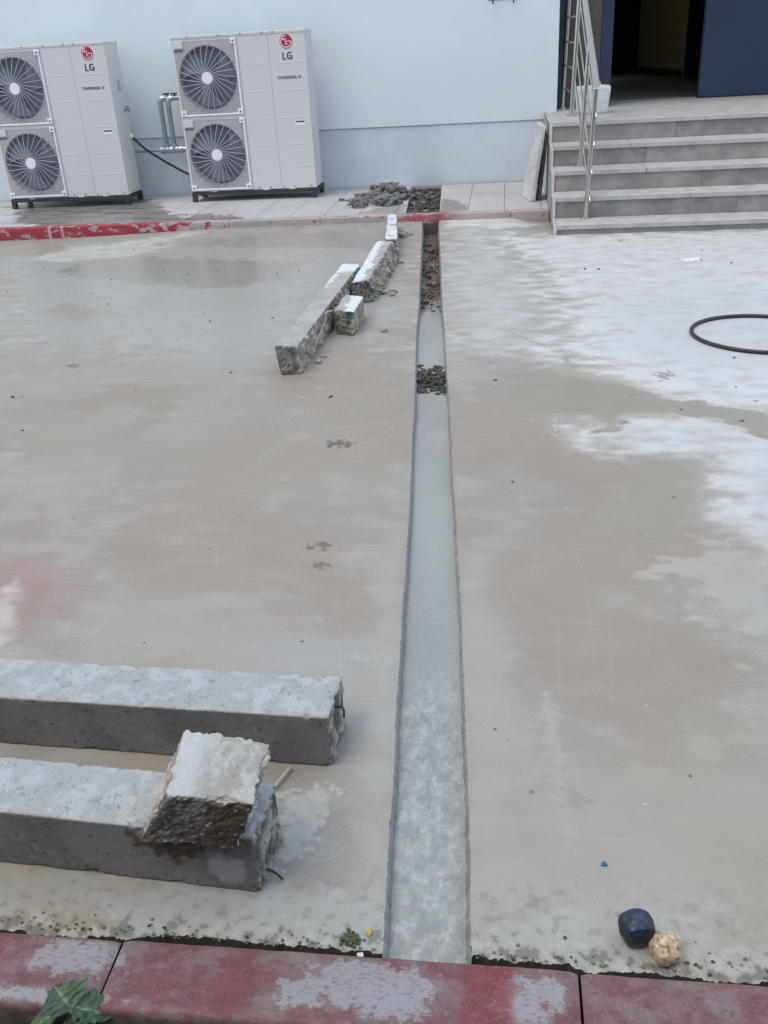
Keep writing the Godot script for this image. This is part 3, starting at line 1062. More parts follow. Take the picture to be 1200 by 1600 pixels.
func make_kerbs() -> void:
	# near kerb: worn red paint with bare and white-smeared places
	var near := structure("near_kerb")
	near.set_meta("label", "red painted concrete kerb with worn pale patches beside the yard")
	var lo := -1.5
	var wide := 2.5
	var deep := 0.30
	var pale := []       # bare or whitish places: x, across (m from the back edge), radius x, radius across
	for q in [[120, 1500, 0.09, 0.035], [60, 1560, 0.13, 0.014], [560, 1545, 0.10, 0.045], [470, 1560, 0.045, 0.03], [620, 1560, 0.07, 0.05], [820, 1570, 0.045, 0.05], [860, 1560, 0.03, 0.03]]:
		var g := gp(q[0], q[1])
		pale.append([g.x, g.z + 1.03, q[2], q[3]])
	var tex := paint(Vector2(lo, 0), Vector2(lo + wide, deep), 1400, 168, func(x: float, d: float) -> Color:
		var a := N1.get_noise_2d(x * 5.0, d * 5.0)
		var b := N3.get_noise_2d(x * 22.0, d * 22.0)
		var sc := N3.get_noise_2d(x * 55.0 + d * 30.0, d * 160.0)
		var c := rgb(128, 80, 83).lerp(rgb(134, 104, 106), smoothstep(-0.3, 0.35, a + 0.4 * b))
		c = c.lerp(rgb(134, 70, 74), 0.6 * smoothstep(0.1, 0.5, N1.get_noise_2d(x * 3.0 + 20.0, d * 3.0)))
		c = c * (1.0 + 0.10 * b)
		c = c.lerp(rgb(148, 136, 140), 0.55 * smoothstep(-0.15, 0.4, N3.get_noise_2d(x * 9.0 + 4.0, d * 16.0)))
		c = c.lerp(rgb(98, 62, 62), 0.4 * smoothstep(0.25, 0.45, N3.get_noise_2d(x * 38.0, d * 38.0 + 12.0)))
		var f := 0.0
		for p in pale:
			var e := Vector2((x - p[0]) / p[2], (d - p[1]) / p[3]).length()
			f = maxf(f, smoothstep(1.05, 0.8, e + 0.8 * b + 0.35 * sc))
		f *= 0.45 + 0.55 * smoothstep(-0.30, 0.05, sc + 0.35 * b + 0.15)
		c = c.lerp(rgb(172, 174, 178), 0.85 * f)
		var fresh := smoothstep(0.055, 0.03, absf(x + 0.02 + 0.012 * b))
		c = c.lerp(rgb(136, 50, 54), 0.75 * fresh * smoothstep(-0.5, 0.2, sc + 0.2))
		# scratches and pin holes
		c = c.lerp(rgb(182, 168, 166), 0.5 * smoothstep(0.36, 0.5, N3.get_noise_2d(x * 30.0 + d * 60.0, d * 240.0 - x * 90.0)))
		c = c.lerp(rgb(196, 186, 184), 0.5 * smoothstep(0.46, 0.6, N3.get_noise_2d(x * 90.0, d * 90.0)))
		c = c.lerp(rgb(150, 116, 92), 0.7 * smoothstep(0.012, 0.002, d + 0.004 * b))
		c = c.lerp(rgb(96, 84, 86).lerp(rgb(120, 110, 106), smoothstep(-0.2, 0.3, b)), smoothstep(0.135, 0.150, d + 0.02 * b))  # front face: bare grey, painted darker for its shade
		c = c * 0.87
		c.a = 0.62
		return c)
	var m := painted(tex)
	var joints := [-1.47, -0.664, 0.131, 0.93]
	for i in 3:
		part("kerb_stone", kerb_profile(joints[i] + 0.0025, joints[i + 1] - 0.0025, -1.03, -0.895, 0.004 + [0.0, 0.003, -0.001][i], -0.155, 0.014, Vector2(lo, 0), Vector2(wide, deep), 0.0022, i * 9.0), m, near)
	for e in [[-8.0, -1.475], [0.935, 8.0]]:
		part("kerb_stone", box(Vector3(e[0], -0.155, -1.03), Vector3(e[1], 0.003, -0.895), 0.01), mat(rgb(136, 88, 90), 0.7), near)
	# far kerb at the pavement: red at the far stretch, flaking and grey before the trench
	var far := structure("far_kerb")
	far.set_meta("label", "low kerb with flaking red paint in front of the tiled pavement")
	var tex2 := paint(Vector2(-5.6, 0), Vector2(0.5, 0.25), 1525, 64, func(x: float, d: float) -> Color:
		var b := N3.get_noise_2d(x * 7.0, d * 14.0)
		var a := N1.get_noise_2d(x * 2.0, d * 6.0)
		var c := rgb(156, 54, 60) * (1.0 + 0.12 * b)
		var worn := smoothstep(-3.4, -2.1, x) * 1.25
		var flake := smoothstep(0.02, 0.10, b + 0.3 * a + lerpf(-0.25, 0.42, worn))
		flake = maxf(flake, 0.8 * smoothstep(0.14, 0.26, b + 0.1 * a) * smoothstep(-4.2, -3.9, x))
		var bare := rgb(176, 158, 156).lerp(rgb(160, 154, 152), smoothstep(-0.2, 0.2, a))
		c = c.lerp(bare, flake)
		var mark := smoothstep(0.33, 0.12, absf(x + 0.66 + 0.1 * b)) * smoothstep(-0.25, 0.2, b + 0.12)
		c = c.lerp(rgb(158, 62, 68), 0.75 * mark)
		c = c.lerp(rgb(180, 150, 152), 0.5 * smoothstep(-0.4, 0.3, x) * smoothstep(-0.3, 0.3, a))
		var line := smoothstep(0.02, 0.008, absf(absf(x + 3.92) - 0.06)) * smoothstep(0.02, 0.05, d)
		c = c.lerp(rgb(206, 178, 178), 0.7 * line)
		c = c.lerp(rgb(92, 80, 70), smoothstep(0.150, 0.165, d + 0.02 * b) * smoothstep(-0.95, -0.85, x) * smoothstep(-0.35, -0.45, x))
		c.a = 0.6
		return c)
	var m2 := painted(tex2)
	var x := -5.55
	var k := 0
	while x < 0.3:
		var x1 := minf(x + 0.80, 0.366)
		part("kerb_stone", kerb_profile(x + 0.002, x1 - 0.002, -7.995, -7.905, 0.100 + 0.004 * N2.get_noise_1d(k * 3.3), -0.14, 0.012, Vector2(-5.6, 0), Vector2(6.1, 0.25), 0.003, k * 5.0), m2, far)
		x += 0.80
		k += 1
	part("kerb_stone", box(Vector3(-12, -0.14, -7.995), Vector3(-5.56, 0.10, -7.905), 0.01), mat(rgb(156, 54, 60), 0.6), far)

# ------------------------------------------------------------------ building with recessed entrance
func make_building() -> void:
	var b := thing("building", Vector3(0, 0, WALL_Z), "pale blue rendered building wall with a recessed dark entrance", "building")
	var B := func(called: String, x0: float, x1: float, y0: float, y1: float, z0: float, z1: float, m: Material, r := 0.003) -> MeshInstance3D:
		return part(called, box(Vector3(x0, y0, z0 - WALL_Z), Vector3(x1, y1, z1 - WALL_Z), r), m, b)
	B.call("wall", -12.0, 0.49, 0.645, 4.6, -10.05, -9.69, M.wall, 0.006)
	B.call("plinth", -12.0, 0.487, -0.15, 0.642, -10.04, -9.704, M.plinth)
	B.call("lintel", 0.493, 3.4, 2.95, 4.6, -10.05, -9.69, M.wall, 0.006)
	B.call("wall", 3.403, 12.0, 0.0, 4.6, -10.05, -9.69, M.wall, 0.006)
	for e in [[-12.0, 0.2, -18.5, -9.55], [1.003, 12.0, -18.5, -9.55], [0.203, 1.0, -18.5, -15.503], [0.203, 1.0, -13.497, -9.55]]:
		B.call("roof_slab", e[0], e[1], 4.603, 4.8, e[2], e[3], M.plinth)
	var pane := mat(Color(0.9, 0.95, 0.95, 0.12), 0.05)
	pane.transparency = BaseMaterial3D.TRANSPARENCY_ALPHA
	B.call("added_roof_light", 0.15, 1.05, 4.803, 4.815, -15.55, -13.45, pane, 0.001)  # unseen roof light, added to brighten the hall
	# entrance recess
	B.call("soffit", 0.493, 3.4, 2.96, 3.1, -10.7, -10.053, M.wall)
	B.call("frame", 0.493, 0.545, 0.711, 2.94, -10.06, -9.95, M.navy_dark)
	B.call("cladding_panel", 0.547, 0.90, 0.711, 2.94, -10.06, -10.0, M.brown)
	for y in [1.05, 1.45, 1.85]:
		pass
	var jamb := st_new()
	cbox(jamb, Vector3(0.902, 0.711, -10.60 - WALL_Z), Vector3(1.012, 2.94, -10.0 - WALL_Z), 0.003)
	part("door_jamb", done(jamb), grained(rgb(40, 54, 80), 0.5, M.g1, 0.25), b)
	var leaf: MeshInstance3D = B.call("door_panel", 1.952, 3.4, 0.716, 2.94, -10.62, -10.57, M.navy)
	leaf.set_meta("label", "large navy blue door panel")
	var stp := part("edge_strip", box(Vector3(1.940, 0.716, -10.60 - WALL_Z), Vector3(1.9505, 2.94, -10.575 - WALL_Z), 0.001), mat(rgb(24, 30, 44), 0.4), leaf)
	stp.set_meta("label", "dark door edge")
	B.call("threshold", 1.013, 1.938, 0.711, 0.722, -10.62, -10.56, mat(rgb(150, 150, 152), 0.5, 0.4), 0.002)
	# room behind the opening
	B.call("inner_floor", 0.0, 3.5, 0.60, 0.712, -18.4, -10.625, M.inner_floor, 0.0)
	B.call("inner_wall", -0.2, 0.0, 0.60, 3.2, -18.4, -10.62, M.inner)
	B.call("inner_wall", 0.003, 1.0, 0.713, 3.2, -10.70, -10.603, M.inner)
	B.call("inner_wall", 3.5, 3.7, 0.60, 3.2, -18.4, -10.62, M.inner)
	B.call("inner_wall", 0.0, 3.5, 0.713, 3.2, -18.4, -17.9, M.dark_wood)
	for e in [[-0.2, 0.2, -18.4, -10.62], [1.003, 3.7, -18.4, -10.62], [0.203, 1.0, -18.4, -15.503], [0.203, 1.0, -13.497, -10.62]]:
		B.call("inner_ceiling", e[0], e[1], 3.21, 3.35, e[2], e[3], M.inner)
	for e in [[0.15, 0.198, -15.5, -13.5], [1.002, 1.05, -15.5, -13.5], [0.2, 1.0, -15.55, -15.502], [0.2, 1.0, -13.498, -13.45]]:
		B.call("added_light_shaft", e[0], e[1], 3.352, 4.60, e[2], e[3], M.inner, 0.001)  # shaft added with the roof light to bring daylight down
	var w := part("inner_wall", box(Vector3(-1.2, 0, -0.06), Vector3(1.25, 2.49, 0.06), 0.002), M.beige, b, Vector3(2.43, 0.713, -16.4 - WALL_Z))
	w.rotation.y = atan2(17.608 - 15.256, 2.603 - 2.26) * -1.0 + 0.0
	w.rotation.y = -atan2(2.35, 0.343)
	var sk := part("skirting", box(Vector3(-1.2, 0.002, 0.062), Vector3(1.25, 0.09, 0.075), 0.001), mat(rgb(120, 104, 84), 0.6), w)
	sk.set_meta("label", "brown skirting board")
	B.call("inner_door", 2.56, 2.64, 0.713, 2.9, -15.2, -13.6, M.navy_dark)
	B.call("inner_door", 1.1, 2.2, 0.713, 2.9, -17.88, -17.8, M.dark_wood)
	# little iron hooks left in the wall
	var hook := thing("wall_hook", Vector3(-0.02, 1.65, WALL_Z), "small dark iron hooks sticking out of the pale wall", "hook")
	for q in [-0.094, 0.093]:
		part("prong", tube_mesh(smooth_path([Vector3(q, 0.05, -0.02), Vector3(q, 0.04, 0.05), Vector3(q - 0.004, 0.012, 0.062), Vector3(q - 0.004, -0.004, 0.06)], 4), 0.006, 8), M.black, hook)
	part("plate", box(Vector3(-0.14, 0.03, 0.0), Vector3(0.14, 0.055, 0.006), 0.001), M.black, hook)

# ------------------------------------------------------------------ entrance steps
func make_steps() -> void:
	var s := thing("entrance_steps", Vector3(0.4, 0, -7.342), "grey stone entrance steps rising to the dark doorway", "steps")
	var R1 := 0.0743
	var R := 0.1592
	var T := 0.2911
	var W := 3.2
	var th := 0.036
	var cuts_t := [[0.0, 1.62, 3.2], [0.0, 1.02, 2.45, 3.2], [0.0, 0.72, 2.1, 3.2], [0.0, 0.62, 2.05, 3.2], [0.0, 1.25, 2.4, 3.2]]
	var cuts_r := [[0.0, 3.2], [0.0, 1.38, 3.2], [0.0, 1.15, 2.3, 3.2], [0.0, 0.75, 2.2, 3.2], [0.0, 1.02, 2.6, 3.2]]
	for k in 5:
		var y := R1 + k * R
		var zf := -k * T
		var zb := -(k + 1) * T + 0.004
		if k == 4: zb = -(10.555 - 7.342)
		var ct: Array = cuts_t[k]
		for i in ct.size() - 1:
			var x0: float = ct[i] + (0.0015 if i > 0 else 0.0)
			var x1: float = ct[i + 1] - 0.0015
			if k == 4:
				part("tread", box(Vector3(x0 if i > 0 else 0.0, y - th, -(9.686 - 7.342)), Vector3(x1, y, zf), 0.003), M.tread, s)
				if x1 > 0.1: part("tread", box(Vector3(maxf(x0, 0.098), y - th, zb), Vector3(x1, y, -(9.69 - 7.342)), 0.003), M.tread, s)
			else:
				part("tread", box(Vector3(x0, y - th, zb - 0.02), Vector3(x1, y, zf), 0.003), M.tread, s)
		var cr: Array = cuts_r[k]
		for i in cr.size() - 1:
			var y0 := (y - R if k > 0 else -0.1)
			part("riser", box(Vector3(cr[i] + 0.001, y0, zf - 0.05), Vector3(cr[i + 1] - 0.001, y - th - 0.001, zf - 0.018), 0.001), [M.riser, M.riser2][(k + i) % 2], s)
	# pale side cheek, stepped
	var st := st_new()
	var prof := PackedVector2Array()
	prof.append(Vector2(0.0, -0.1))
	for k in 5:
		prof.append(Vector2(-k * T - 0.004, R1 + k * R - 0.004))
		prof.append(Vector2(-(k + 1) * T - 0.004, R1 + k * R - 0.004))
	prof[-1] = Vector2(-(9.686 - 7.342), R1 + 4 * R - 0.004)
	prof[0] = Vector2(-0.004, -0.1)
	prof.append(Vector2(-(9.686 - 7.342), -0.1))
	var tri := Geometry2D.triangulate_polygon(prof)
	for x in [-0.03, -0.001]:
		for t in range(0, tri.size(), 3):
			var p := [prof[tri[t]], prof[tri[t + 1]], prof[tri[t + 2]]]
			var cw: bool = (p[1] - p[0]).cross(p[2] - p[0]) < 0
			if (x < -0.01) == cw: p.reverse()
			for q in p: st.add_vertex(Vector3(x, q.y, q.x))
	for i in prof.size():
		var a := prof[i]
		var c := prof[(i + 1) % prof.size()]
		quad(st, Vector3(-0.03, a.y, a.x), Vector3(-0.03, c.y, c.x), Vector3(-0.001, c.y, c.x), Vector3(-0.001, a.y, a.x))
	st.set_smooth_group(-1)
	part("side_cheek", done(st), M.tread, s)

# ------------------------------------------------------------------ stainless handrail
func make_rail() -> void:
	var x := 0.625
	var r := thing("stair_handrail", Vector3(x, 0, -7.585), "shiny stainless steel handrail with thin bars on the entrance steps", "handrail")
	var slope := 0.1592 / 0.2911
	var posts := [[0.0, 0.0743, 1.00], [-0.56, 0.3927, 1.31], [-1.435, 0.711, 1.80], [-2.39, 0.711, 1.80]]
	var xz := func(z: float) -> float: return 0.004 + 0.029 * z
	for p in posts:
		part("post", tube_mesh([Vector3(xz.call(p[0]), p[1], p[0]), Vector3(xz.call(p[0]) + 0.035, p[2], p[0])], 0.019, 14), M.steel, r)
		var fl := st_new()
		tube(fl, [Vector3(xz.call(p[0]), p[1], p[0]), Vector3(xz.call(p[0]), p[1] + 0.012, p[0])], 0.042, 18)
		tube(fl, [Vector3(xz.call(p[0]), p[1] + 0.012, p[0]), Vector3(xz.call(p[0]), p[1] + 0.02, p[0])], 0.026, 18)
		part("base_flange", done(fl), M.steel, r)
	var y0 := 1.035
	part("handrail", tube_mesh(smooth_path([Vector3(0.042, y0, 0.03), Vector3(0.022, y0 + 0.7 * slope, -0.67), Vector3(0.003, y0 + 1.36 * slope, -1.33), Vector3(-0.002, y0 + 1.43 * slope, -1.47), Vector3(-0.005, y0 + 1.44 * slope, -1.6), Vector3(-0.03, y0 + 1.44 * slope, -2.45)], 4), 0.029, 16), M.steel, r)
	for k in 4:
		var d := 0.20 * (k + 1)
		part("bar", tube_mesh(smooth_path([Vector3(0.05 - 0.03 * d, y0 - d - 0.03, 0.02), Vector3(0.052 - 0.03 * d, y0 - d + 0.02, -0.02), Vector3(0.026 - 0.03 * d, y0 - d + 0.7 * slope, -0.7), Vector3(0.006 - 0.03 * d, y0 - d + 1.38 * slope, -1.38), Vector3(0.0 - 0.03 * d, y0 - d + 1.40 * slope, -1.46)], 4), 0.008, 8), M.steel, r)
		part("bar", tube_mesh([Vector3(-0.03, 0.90 + 0.2 * k, -1.43), Vector3(-0.058, 0.90 + 0.2 * k, -2.39)], 0.008, 8), M.steel, r)

# ------------------------------------------------------------------ outdoor units
func fan(parent: Node, cy: float) -> void:
	var cx := 0.312
	var half := Vector2(0.287, 0.308)
	var R := 0.272
	# plate with a round opening
	var g := Node3D.new()
	g.name = "fan_guard"
	parent.add_child(g, true)
	g.position = Vector3(cx, cy, 0)
	var st := st_new()
	st.set_smooth_group(-1)
	var n := 64
	for k in n:
		var q := []
		for e in 2:
			var a := TAU * (k + e) / n + PI / 4
			var d := Vector2(cos(a), sin(a))
			var t := minf(half.x / maxf(absf(d.x), 1e-4), half.y / maxf(absf(d.y), 1e-4))
			q.append([d * R, d * t])
		quad(st, Vector3(q[0][1].x, q[0][1].y, 0.004), Vector3(q[0][0].x, q[0][0].y, 0.010), Vector3(q[1][0].x, q[1][0].y, 0.010), Vector3(q[1][1].x, q[1][1].y, 0.004))
		quad(st, Vector3(q[0][0].x, q[0][0].y, 0.010), Vector3(q[0][0].x * 0.97, q[0][0].y * 0.97, -0.07), Vector3(q[1][0].x * 0.97, q[1][0].y * 0.97, -0.07), Vector3(q[1][0].x, q[1][0].y, 0.010))
	part("guard_plate", done(st), M.guard, g)
	var bk := st_new()
	disc(bk, Vector3(0, 0, -0.07), 0.0, R, 0.0, 40)
	part("cavity", done(bk), M.cavity, g)
	# three broad blades
	for k in 3:
		var b := st_new()
		b.set_smooth_group(0)
		var m := 10
		var grid := []
		for i in m + 1:
			for j in 7:
				var rr := lerpf(0.06, 0.255, float(i) / m)
				var a := TAU * k / 3.0 + lerpf(-0.42, 0.55, j / 6.0) + 0.5 * float(i) / m
				grid.append(Vector3(cos(a) * rr, sin(a) * rr, lerpf(-0.062, -0.022, j / 6.0)))
		for i in m:
			for j in 6:
				quad(b, grid[i * 7 + j], grid[i * 7 + j + 1], grid[(i + 1) * 7 + j + 1], grid[(i + 1) * 7 + j])
		part("blade", done(b), M.blade, g)
	# wires set tangent to the hub, with fine rings behind them
	var w := st_new()
	for k in 26:
		var a := TAU * k / 26.0
		var u := Vector3(cos(a), sin(a), 0)
		var t := Vector3(-sin(a), cos(a), 0)
		var p0 := u * 0.05 + t * 0.02
		var p1 := u * 0.285 - t * 0.075
		var lim := minf(half.x * 0.99 / maxf(absf(p1.x), 1e-4), half.y * 0.99 / maxf(absf(p1.y), 1e-4))
		if lim < 1.0: p1 = p0.lerp(p1, 0.93)
		tube(w, [p0 + Vector3(0, 0, 0.034), p0.lerp(p1, 0.75) + Vector3(0, 0, 0.030), p1 + Vector3(0, 0, 0.009)], 0.0031, 6)
	part("spoke_wires", done(w), M.wire, g)
	var rg := st_new()
	for k in 9:
		var rr := 0.075 + 0.0235 * k
		var pts := []
		for i in 49: pts.append(Vector3(cos(TAU * i / 48.0) * rr, sin(TAU * i / 48.0) * rr, 0.022))
		tube(rg, pts, 0.0013, 4, false)
	part("ring_wires", done(rg), mat(rgb(120, 122, 130), 0.6), g)
	var hb := st_new()
	tube(hb, [Vector3(0, 0, 0.028), Vector3(0, 0, 0.040)], 0.052, 32)
	tube(hb, [Vector3(0, 0, 0.040), Vector3(0, 0, 0.044)], 0.048, 32)
	part("hub_cap", done(hb), M.white, g)
	# frame rails and corner clips
	var fr := st_new()
	cbox(fr, Vector3(half.x - 0.004, -half.y, 0.004), Vector3(half.x + 0.012, half.y, 0.020), 0.003)
	cbox(fr, Vector3(-half.x, -half.y - 0.012, 0.004), Vector3(half.x, -half.y + 0.002, 0.019), 0.003)
	part("guard_rail", done(fr), M.white, g)
	for q in [[1, 1], [1, -1], [-1, -1]]:
		var cl := st_new()
		var c := Vector3(q[0] * (half.x - 0.012), q[1] * (half.y - 0.012), 0.0)
		cbox(cl, c + Vector3(-0.024, -0.024, 0.003), c + Vector3(0.024, 0.024, 0.023), 0.004)
		var clip := part("corner_clip", done(cl), M.white, g)
		var sc := st_new()
		tube(sc, [c + Vector3(0, 0, 0.022), c + Vector3(0, 0, 0.025)], 0.008, 10)
		part("screw", done(sc), M.black, clip)
	var lb := part("latch", box(Vector3(-half.x - 0.004, half.y - 0.055, 0.004), Vector3(-half.x + 0.085, half.y + 0.008, 0.020), 0.003), M.casing, g)
	part("latch_slot", box(Vector3(-half.x + 0.0, half.y - 0.078, 0.003), Vector3(-half.x + 0.082, half.y - 0.066, 0.0125), 0.001), mat(rgb(104, 104, 100), 0.6), lb)

func make_unit() -> Node3D:
	var W := 1.25
	var H := 1.362
	var u := thing("heat_pump_unit", Vector3.ZERO, "white two-fan outdoor heat pump unit standing clear of the pipes, its left side fully in view", "heat pump", "white heat pump units along the wall")
	part("casing", box(Vector3(0, 0.004, -0.33), Vector3(W, H - 0.02, -0.075), 0.006), M.casing_side, u)
	var front := st_new()                       # front skin around the two fan openings
	cbox(front, Vector3(0, 0.004, -0.075), Vector3(0.025, H - 0.02, 0.004), 0.005)
	cbox(front, Vector3(0.599, 0.004, -0.075), Vector3(0.621, H - 0.02, 0.004), 0.003)
	cbox(front, Vector3(0.025, 0.004, -0.075), Vector3(0.599, 0.029, 0.003), 0.003)
	cbox(front, Vector3(0.025, 0.643, -0.075), Vector3(0.599, 0.698, 0.003), 0.003)
	cbox(front, Vector3(0.025, 1.312, -0.075), Vector3(0.599, H - 0.02, 0.003), 0.003)
	part("fan_panel", done(front), M.casing, u)
	fan(u, 1.004)
	fan(u, 0.336)
	for p in [[0.6225, 0.9065], [0.908, W - 0.002]]:
		var pn := part("service_panel", box(Vector3(p[0], 0.004, -0.074), Vector3(p[1], H - 0.02, 0.004), 0.002), M.casing, u)
		for y in [1.095, 0.868, 0.632, 0.40, 0.205]:
			part("rib", box(Vector3(p[0] + 0.045, y - 0.004, 0.0), Vector3(p[1] - 0.03, y + 0.004, 0.0055), 0.0015), M.casing, pn)
	var lid := part("top_cover", box(Vector3(-0.004, H - 0.026, -0.335), Vector3(W + 0.004, H, 0.009), 0.004), M.casing_side, u)
	for x in [0.16, 0.45, 0.66, 0.86, 0.96]:
		var sc := st_new()
		tube(sc, [Vector3(x, H - 0.010, 0.008), Vector3(x, H - 0.010, 0.0125)], 0.008, 10)
		part("screw", done(sc), M.pipe, lid)
	for x in [0.68, 0.80, 0.93, 1.03, 1.2]:
		var sc := st_new()
		tube(sc, [Vector3(x, 0.022, 0.0), Vector3(x, 0.022, 0.008)], 0.008, 10)
		part("screw", done(sc), M.pipe, u)
	for x in [0.2, 0.72, 0.98]:
		part("base_lip", box(Vector3(x, -0.013, -0.04), Vector3(x + 0.06, 0.006, 0.008), 0.002), mat(rgb(206, 204, 180), 0.6), u)
	# emblem
	var logo := Node3D.new()
	logo.name = "emblem"
	u.add_child(logo, true)
	logo.position = Vector3(1.077, 1.268, 0.0)
	var d0 := st_new()
	disc(d0, Vector3(0, 0, 0.0055), 0.0, 0.067, 0.004, 48)
	part("backing", done(d0), M.white, logo)
	var d1 := st_new()
	disc(d1, Vector3(0, 0, 0.0072), 0.0, 0.060, 0.002, 48)
	part("red_disc", done(d1), M.red, logo)
	var d2 := st_new()
	disc(d2, Vector3(0, 0, 0.0088), 0.044, 0.051, 0.001, 40, PI * 0.5, TAU)
	cbox(d2, Vector3(0.012, -0.0035, 0.0075), Vector3(0.051, 0.0035, 0.0088), 0.0003)
	cbox(d2, Vector3(-0.005, -0.026, 0.0075), Vector3(0.002, 0.026, 0.0088), 0.0003)
	cbox(d2, Vector3(-0.005, -0.026, 0.0076), Vector3(0.014, -0.020, 0.0089), 0.0003)
	disc(d2, Vector3(-0.022, 0.018, 0.0088), 0.0, 0.008, 0.001, 20)
	part("symbol", done(d2), M.white, logo)
	var bold := SystemFont.new()
	bold.font_names = PackedStringArray(["Droid Sans"])
	bold.font_weight = 700
	var words := [["LG", 1.077, 1.118, 0.060, 0.0015], ["THERMA V", 1.078, 0.960, 0.024, 0.0]]
	for wd in words:
		var tm := TextMesh.new()
		tm.text = wd[0]
		tm.font = bold
		tm.font_size = 64
		tm.pixel_size = wd[3] / 46.0
		tm.depth = 0.002
		tm.vertical_alignment = VERTICAL_ALIGNMENT_BOTTOM
		var o := part("lettering", tm, M.print, u, Vector3(wd[1], wd[2] - wd[3] * 0.3, 0.0052))
		if wd[0] == "THERMA V": o.scale = Vector3(1.36, 1.0, 1.0)
	var bd := part("badge", box(Vector3(1.10, 0.562, 0.003), Vector3(1.19, 0.606, 0.006), 0.001), M.white, u)
	part("print_line", box(Vector3(1.104, 0.588, 0.0055), Vector3(1.186, 0.602, 0.0068), 0.0003), M.print, bd)
	return u

func make_units() -> void:
	var u := make_unit()
	u.position = Vector3(-3.05, 0.177, -9.161)
	u.set_meta("label", "white two-fan heat pump unit to the right of the steel pipes")
	var v: Node3D = u.duplicate()
	v.name = numbered("heat_pump_unit")
	add_child(v)
	v.position = Vector3(-4.945, 0.177, -9.161)
	v.set_meta("label", "white two-fan heat pump unit above the wet pavement, left of the steel pipes")
	var sc := part("scuff", box(Vector3(1.2505, 0.93, -0.24), Vector3(1.2515, 1.03, -0.17), 0.0002), mat(rgb(168, 172, 176), 0.7), v)
	sc.set_meta("label", "scuffed grey mark on the side")
	for e in [[-3.05, "dark steel stand under the unit to the right of the pipes"], [-4.945, "dark steel stand under the unit above the wet pavement"]]:
		var s := thing("unit_stand", Vector3(e[0], PAVE_Y, -9.161), e[1], "stand", "stands under the heat pump units")
		for z in [0.0, -0.32]:
			part("rail", box(Vector3(0.0, 0.060, z - 0.03), Vector3(1.26, 0.0915, z + 0.01), 0.003), M.stand, s)
			for x in [0.0, 1.21] if z < -0.1 else [0.0, 1.20]:
				part("leg", box(Vector3(x, 0.0, z - 0.032), Vector3(x + 0.045, 0.0595, z + 0.012), 0.002), M.stand, s)
		for x in [0.004, 1.215]:
			part("cross_bar", box(Vector3(x, 0.062, -0.309), Vector3(x + 0.04, 0.090, -0.031), 0.003), M.stand, s)

func make_pipes() -> void:
	var p := thing("pipe_assembly", Vector3(-3.36, 0.103, -9.5), "galvanised pipe pair rising from a manifold between the two units", "pipes")
	var zz := 0.0
	for e in [[0.004, 0.894], [0.083, 0.892]]:
		part("riser_pipe", tube_mesh([Vector3(e[0], 0.46, 0), Vector3(e[0], e[1] - 0.03, 0)], 0.023, 14), M.pipe, p)
		var el := st_new()
		tube(el, smooth_path([Vector3(e[0], e[1] - 0.06, 0), Vector3(e[0], e[1] - 0.01, 0), Vector3(e[0] + 0.012, e[1] + 0.012, -0.004), Vector3(e[0] + 0.05, e[1] + 0.018, -0.01)], 5), 0.028, 14)
		part("elbow", done(el), M.pipe_bright, p)
		part("branch_pipe", tube_mesh([Vector3(e[0] + 0.04, e[1] + 0.018, -0.01), Vector3(e[0] + 0.24, e[1] + 0.018, -0.01)], 0.02, 12), M.pipe, p)
		var vh := st_new()
		cbox(vh, Vector3(e[0] + 0.04, e[1] + 0.05, -0.018), Vector3(e[0] + 0.10, e[1] + 0.066, 0.006), 0.004)
		tube(vh, [Vector3(e[0] + 0.075, e[1] + 0.03, -0.006), Vector3(e[0] + 0.075, e[1] + 0.06, -0.006)], 0.008, 8)
		part("valve_handle", done(vh), M.black, p)
		var nt := st_new()
		tube(nt, [Vector3(e[0], 0.455, 0), Vector3(e[0], 0.50, 0)], 0.033, 8)
		part("union_nut", done(nt), M.pipe_bright, p)
	part("manifold", tube_mesh([Vector3(-0.06, 0.444, 0), Vector3(0.30, 0.444, 0)], 0.029, 14), M.pipe_bright, p)
	for x in [-0.055, 0.0, 0.05, 0.1, 0.15]:
		var nt := st_new()
		tube(nt, [Vector3(x, 0.444, 0), Vector3(x + 0.022, 0.444, 0)], 0.038, 8)
		part("union_nut", done(nt), M.pipe_bright, p)
	part("feed_pipe", tube_mesh([Vector3(-0.36, 0.440, 0), Vector3(-0.05, 0.444, 0)], 0.014, 12), M.pipe, p)
	var c := thing("cable", Vector3(-3.36, 0.103, -9.47), "black cable sagging between the two white units", "cable")
	part("sheath", tube_mesh(smooth_path([Vector3(-0.345, 0.60, 0), Vector3(-0.305, 0.56, 0.005), Vector3(-0.19, 0.465, 0.045), Vector3(-0.09, 0.395, 0.045), Vector3(0.03, 0.31, 0.02), Vector3(0.19, 0.215, 0.0), Vector3(0.33, 0.17, 0.0)], 8), 0.0115, 10), M.black, c)
	part("gland", tube_mesh([Vector3(-0.355, 0.612, 0), Vector3(-0.318, 0.575, 0.004)], 0.017, 10), M.white, c)
	var t := thing("tap", Vector3(-3.70, 0.95, -9.40), "small metal tap on the side of the unit above the wet pavement", "tap")
	part("spout", tube_mesh(smooth_path([Vector3(0, -0.02, 0), Vector3(0.03, -0.01, 0), Vector3(0.05, 0.0, 0.0), Vector3(0.055, -0.03, 0.0)], 4), 0.011, 10), M.pipe, t)
	part("lever", box(Vector3(0.01, 0.012, -0.006), Vector3(0.05, 0.022, 0.006), 0.002), M.pipe_bright, t)

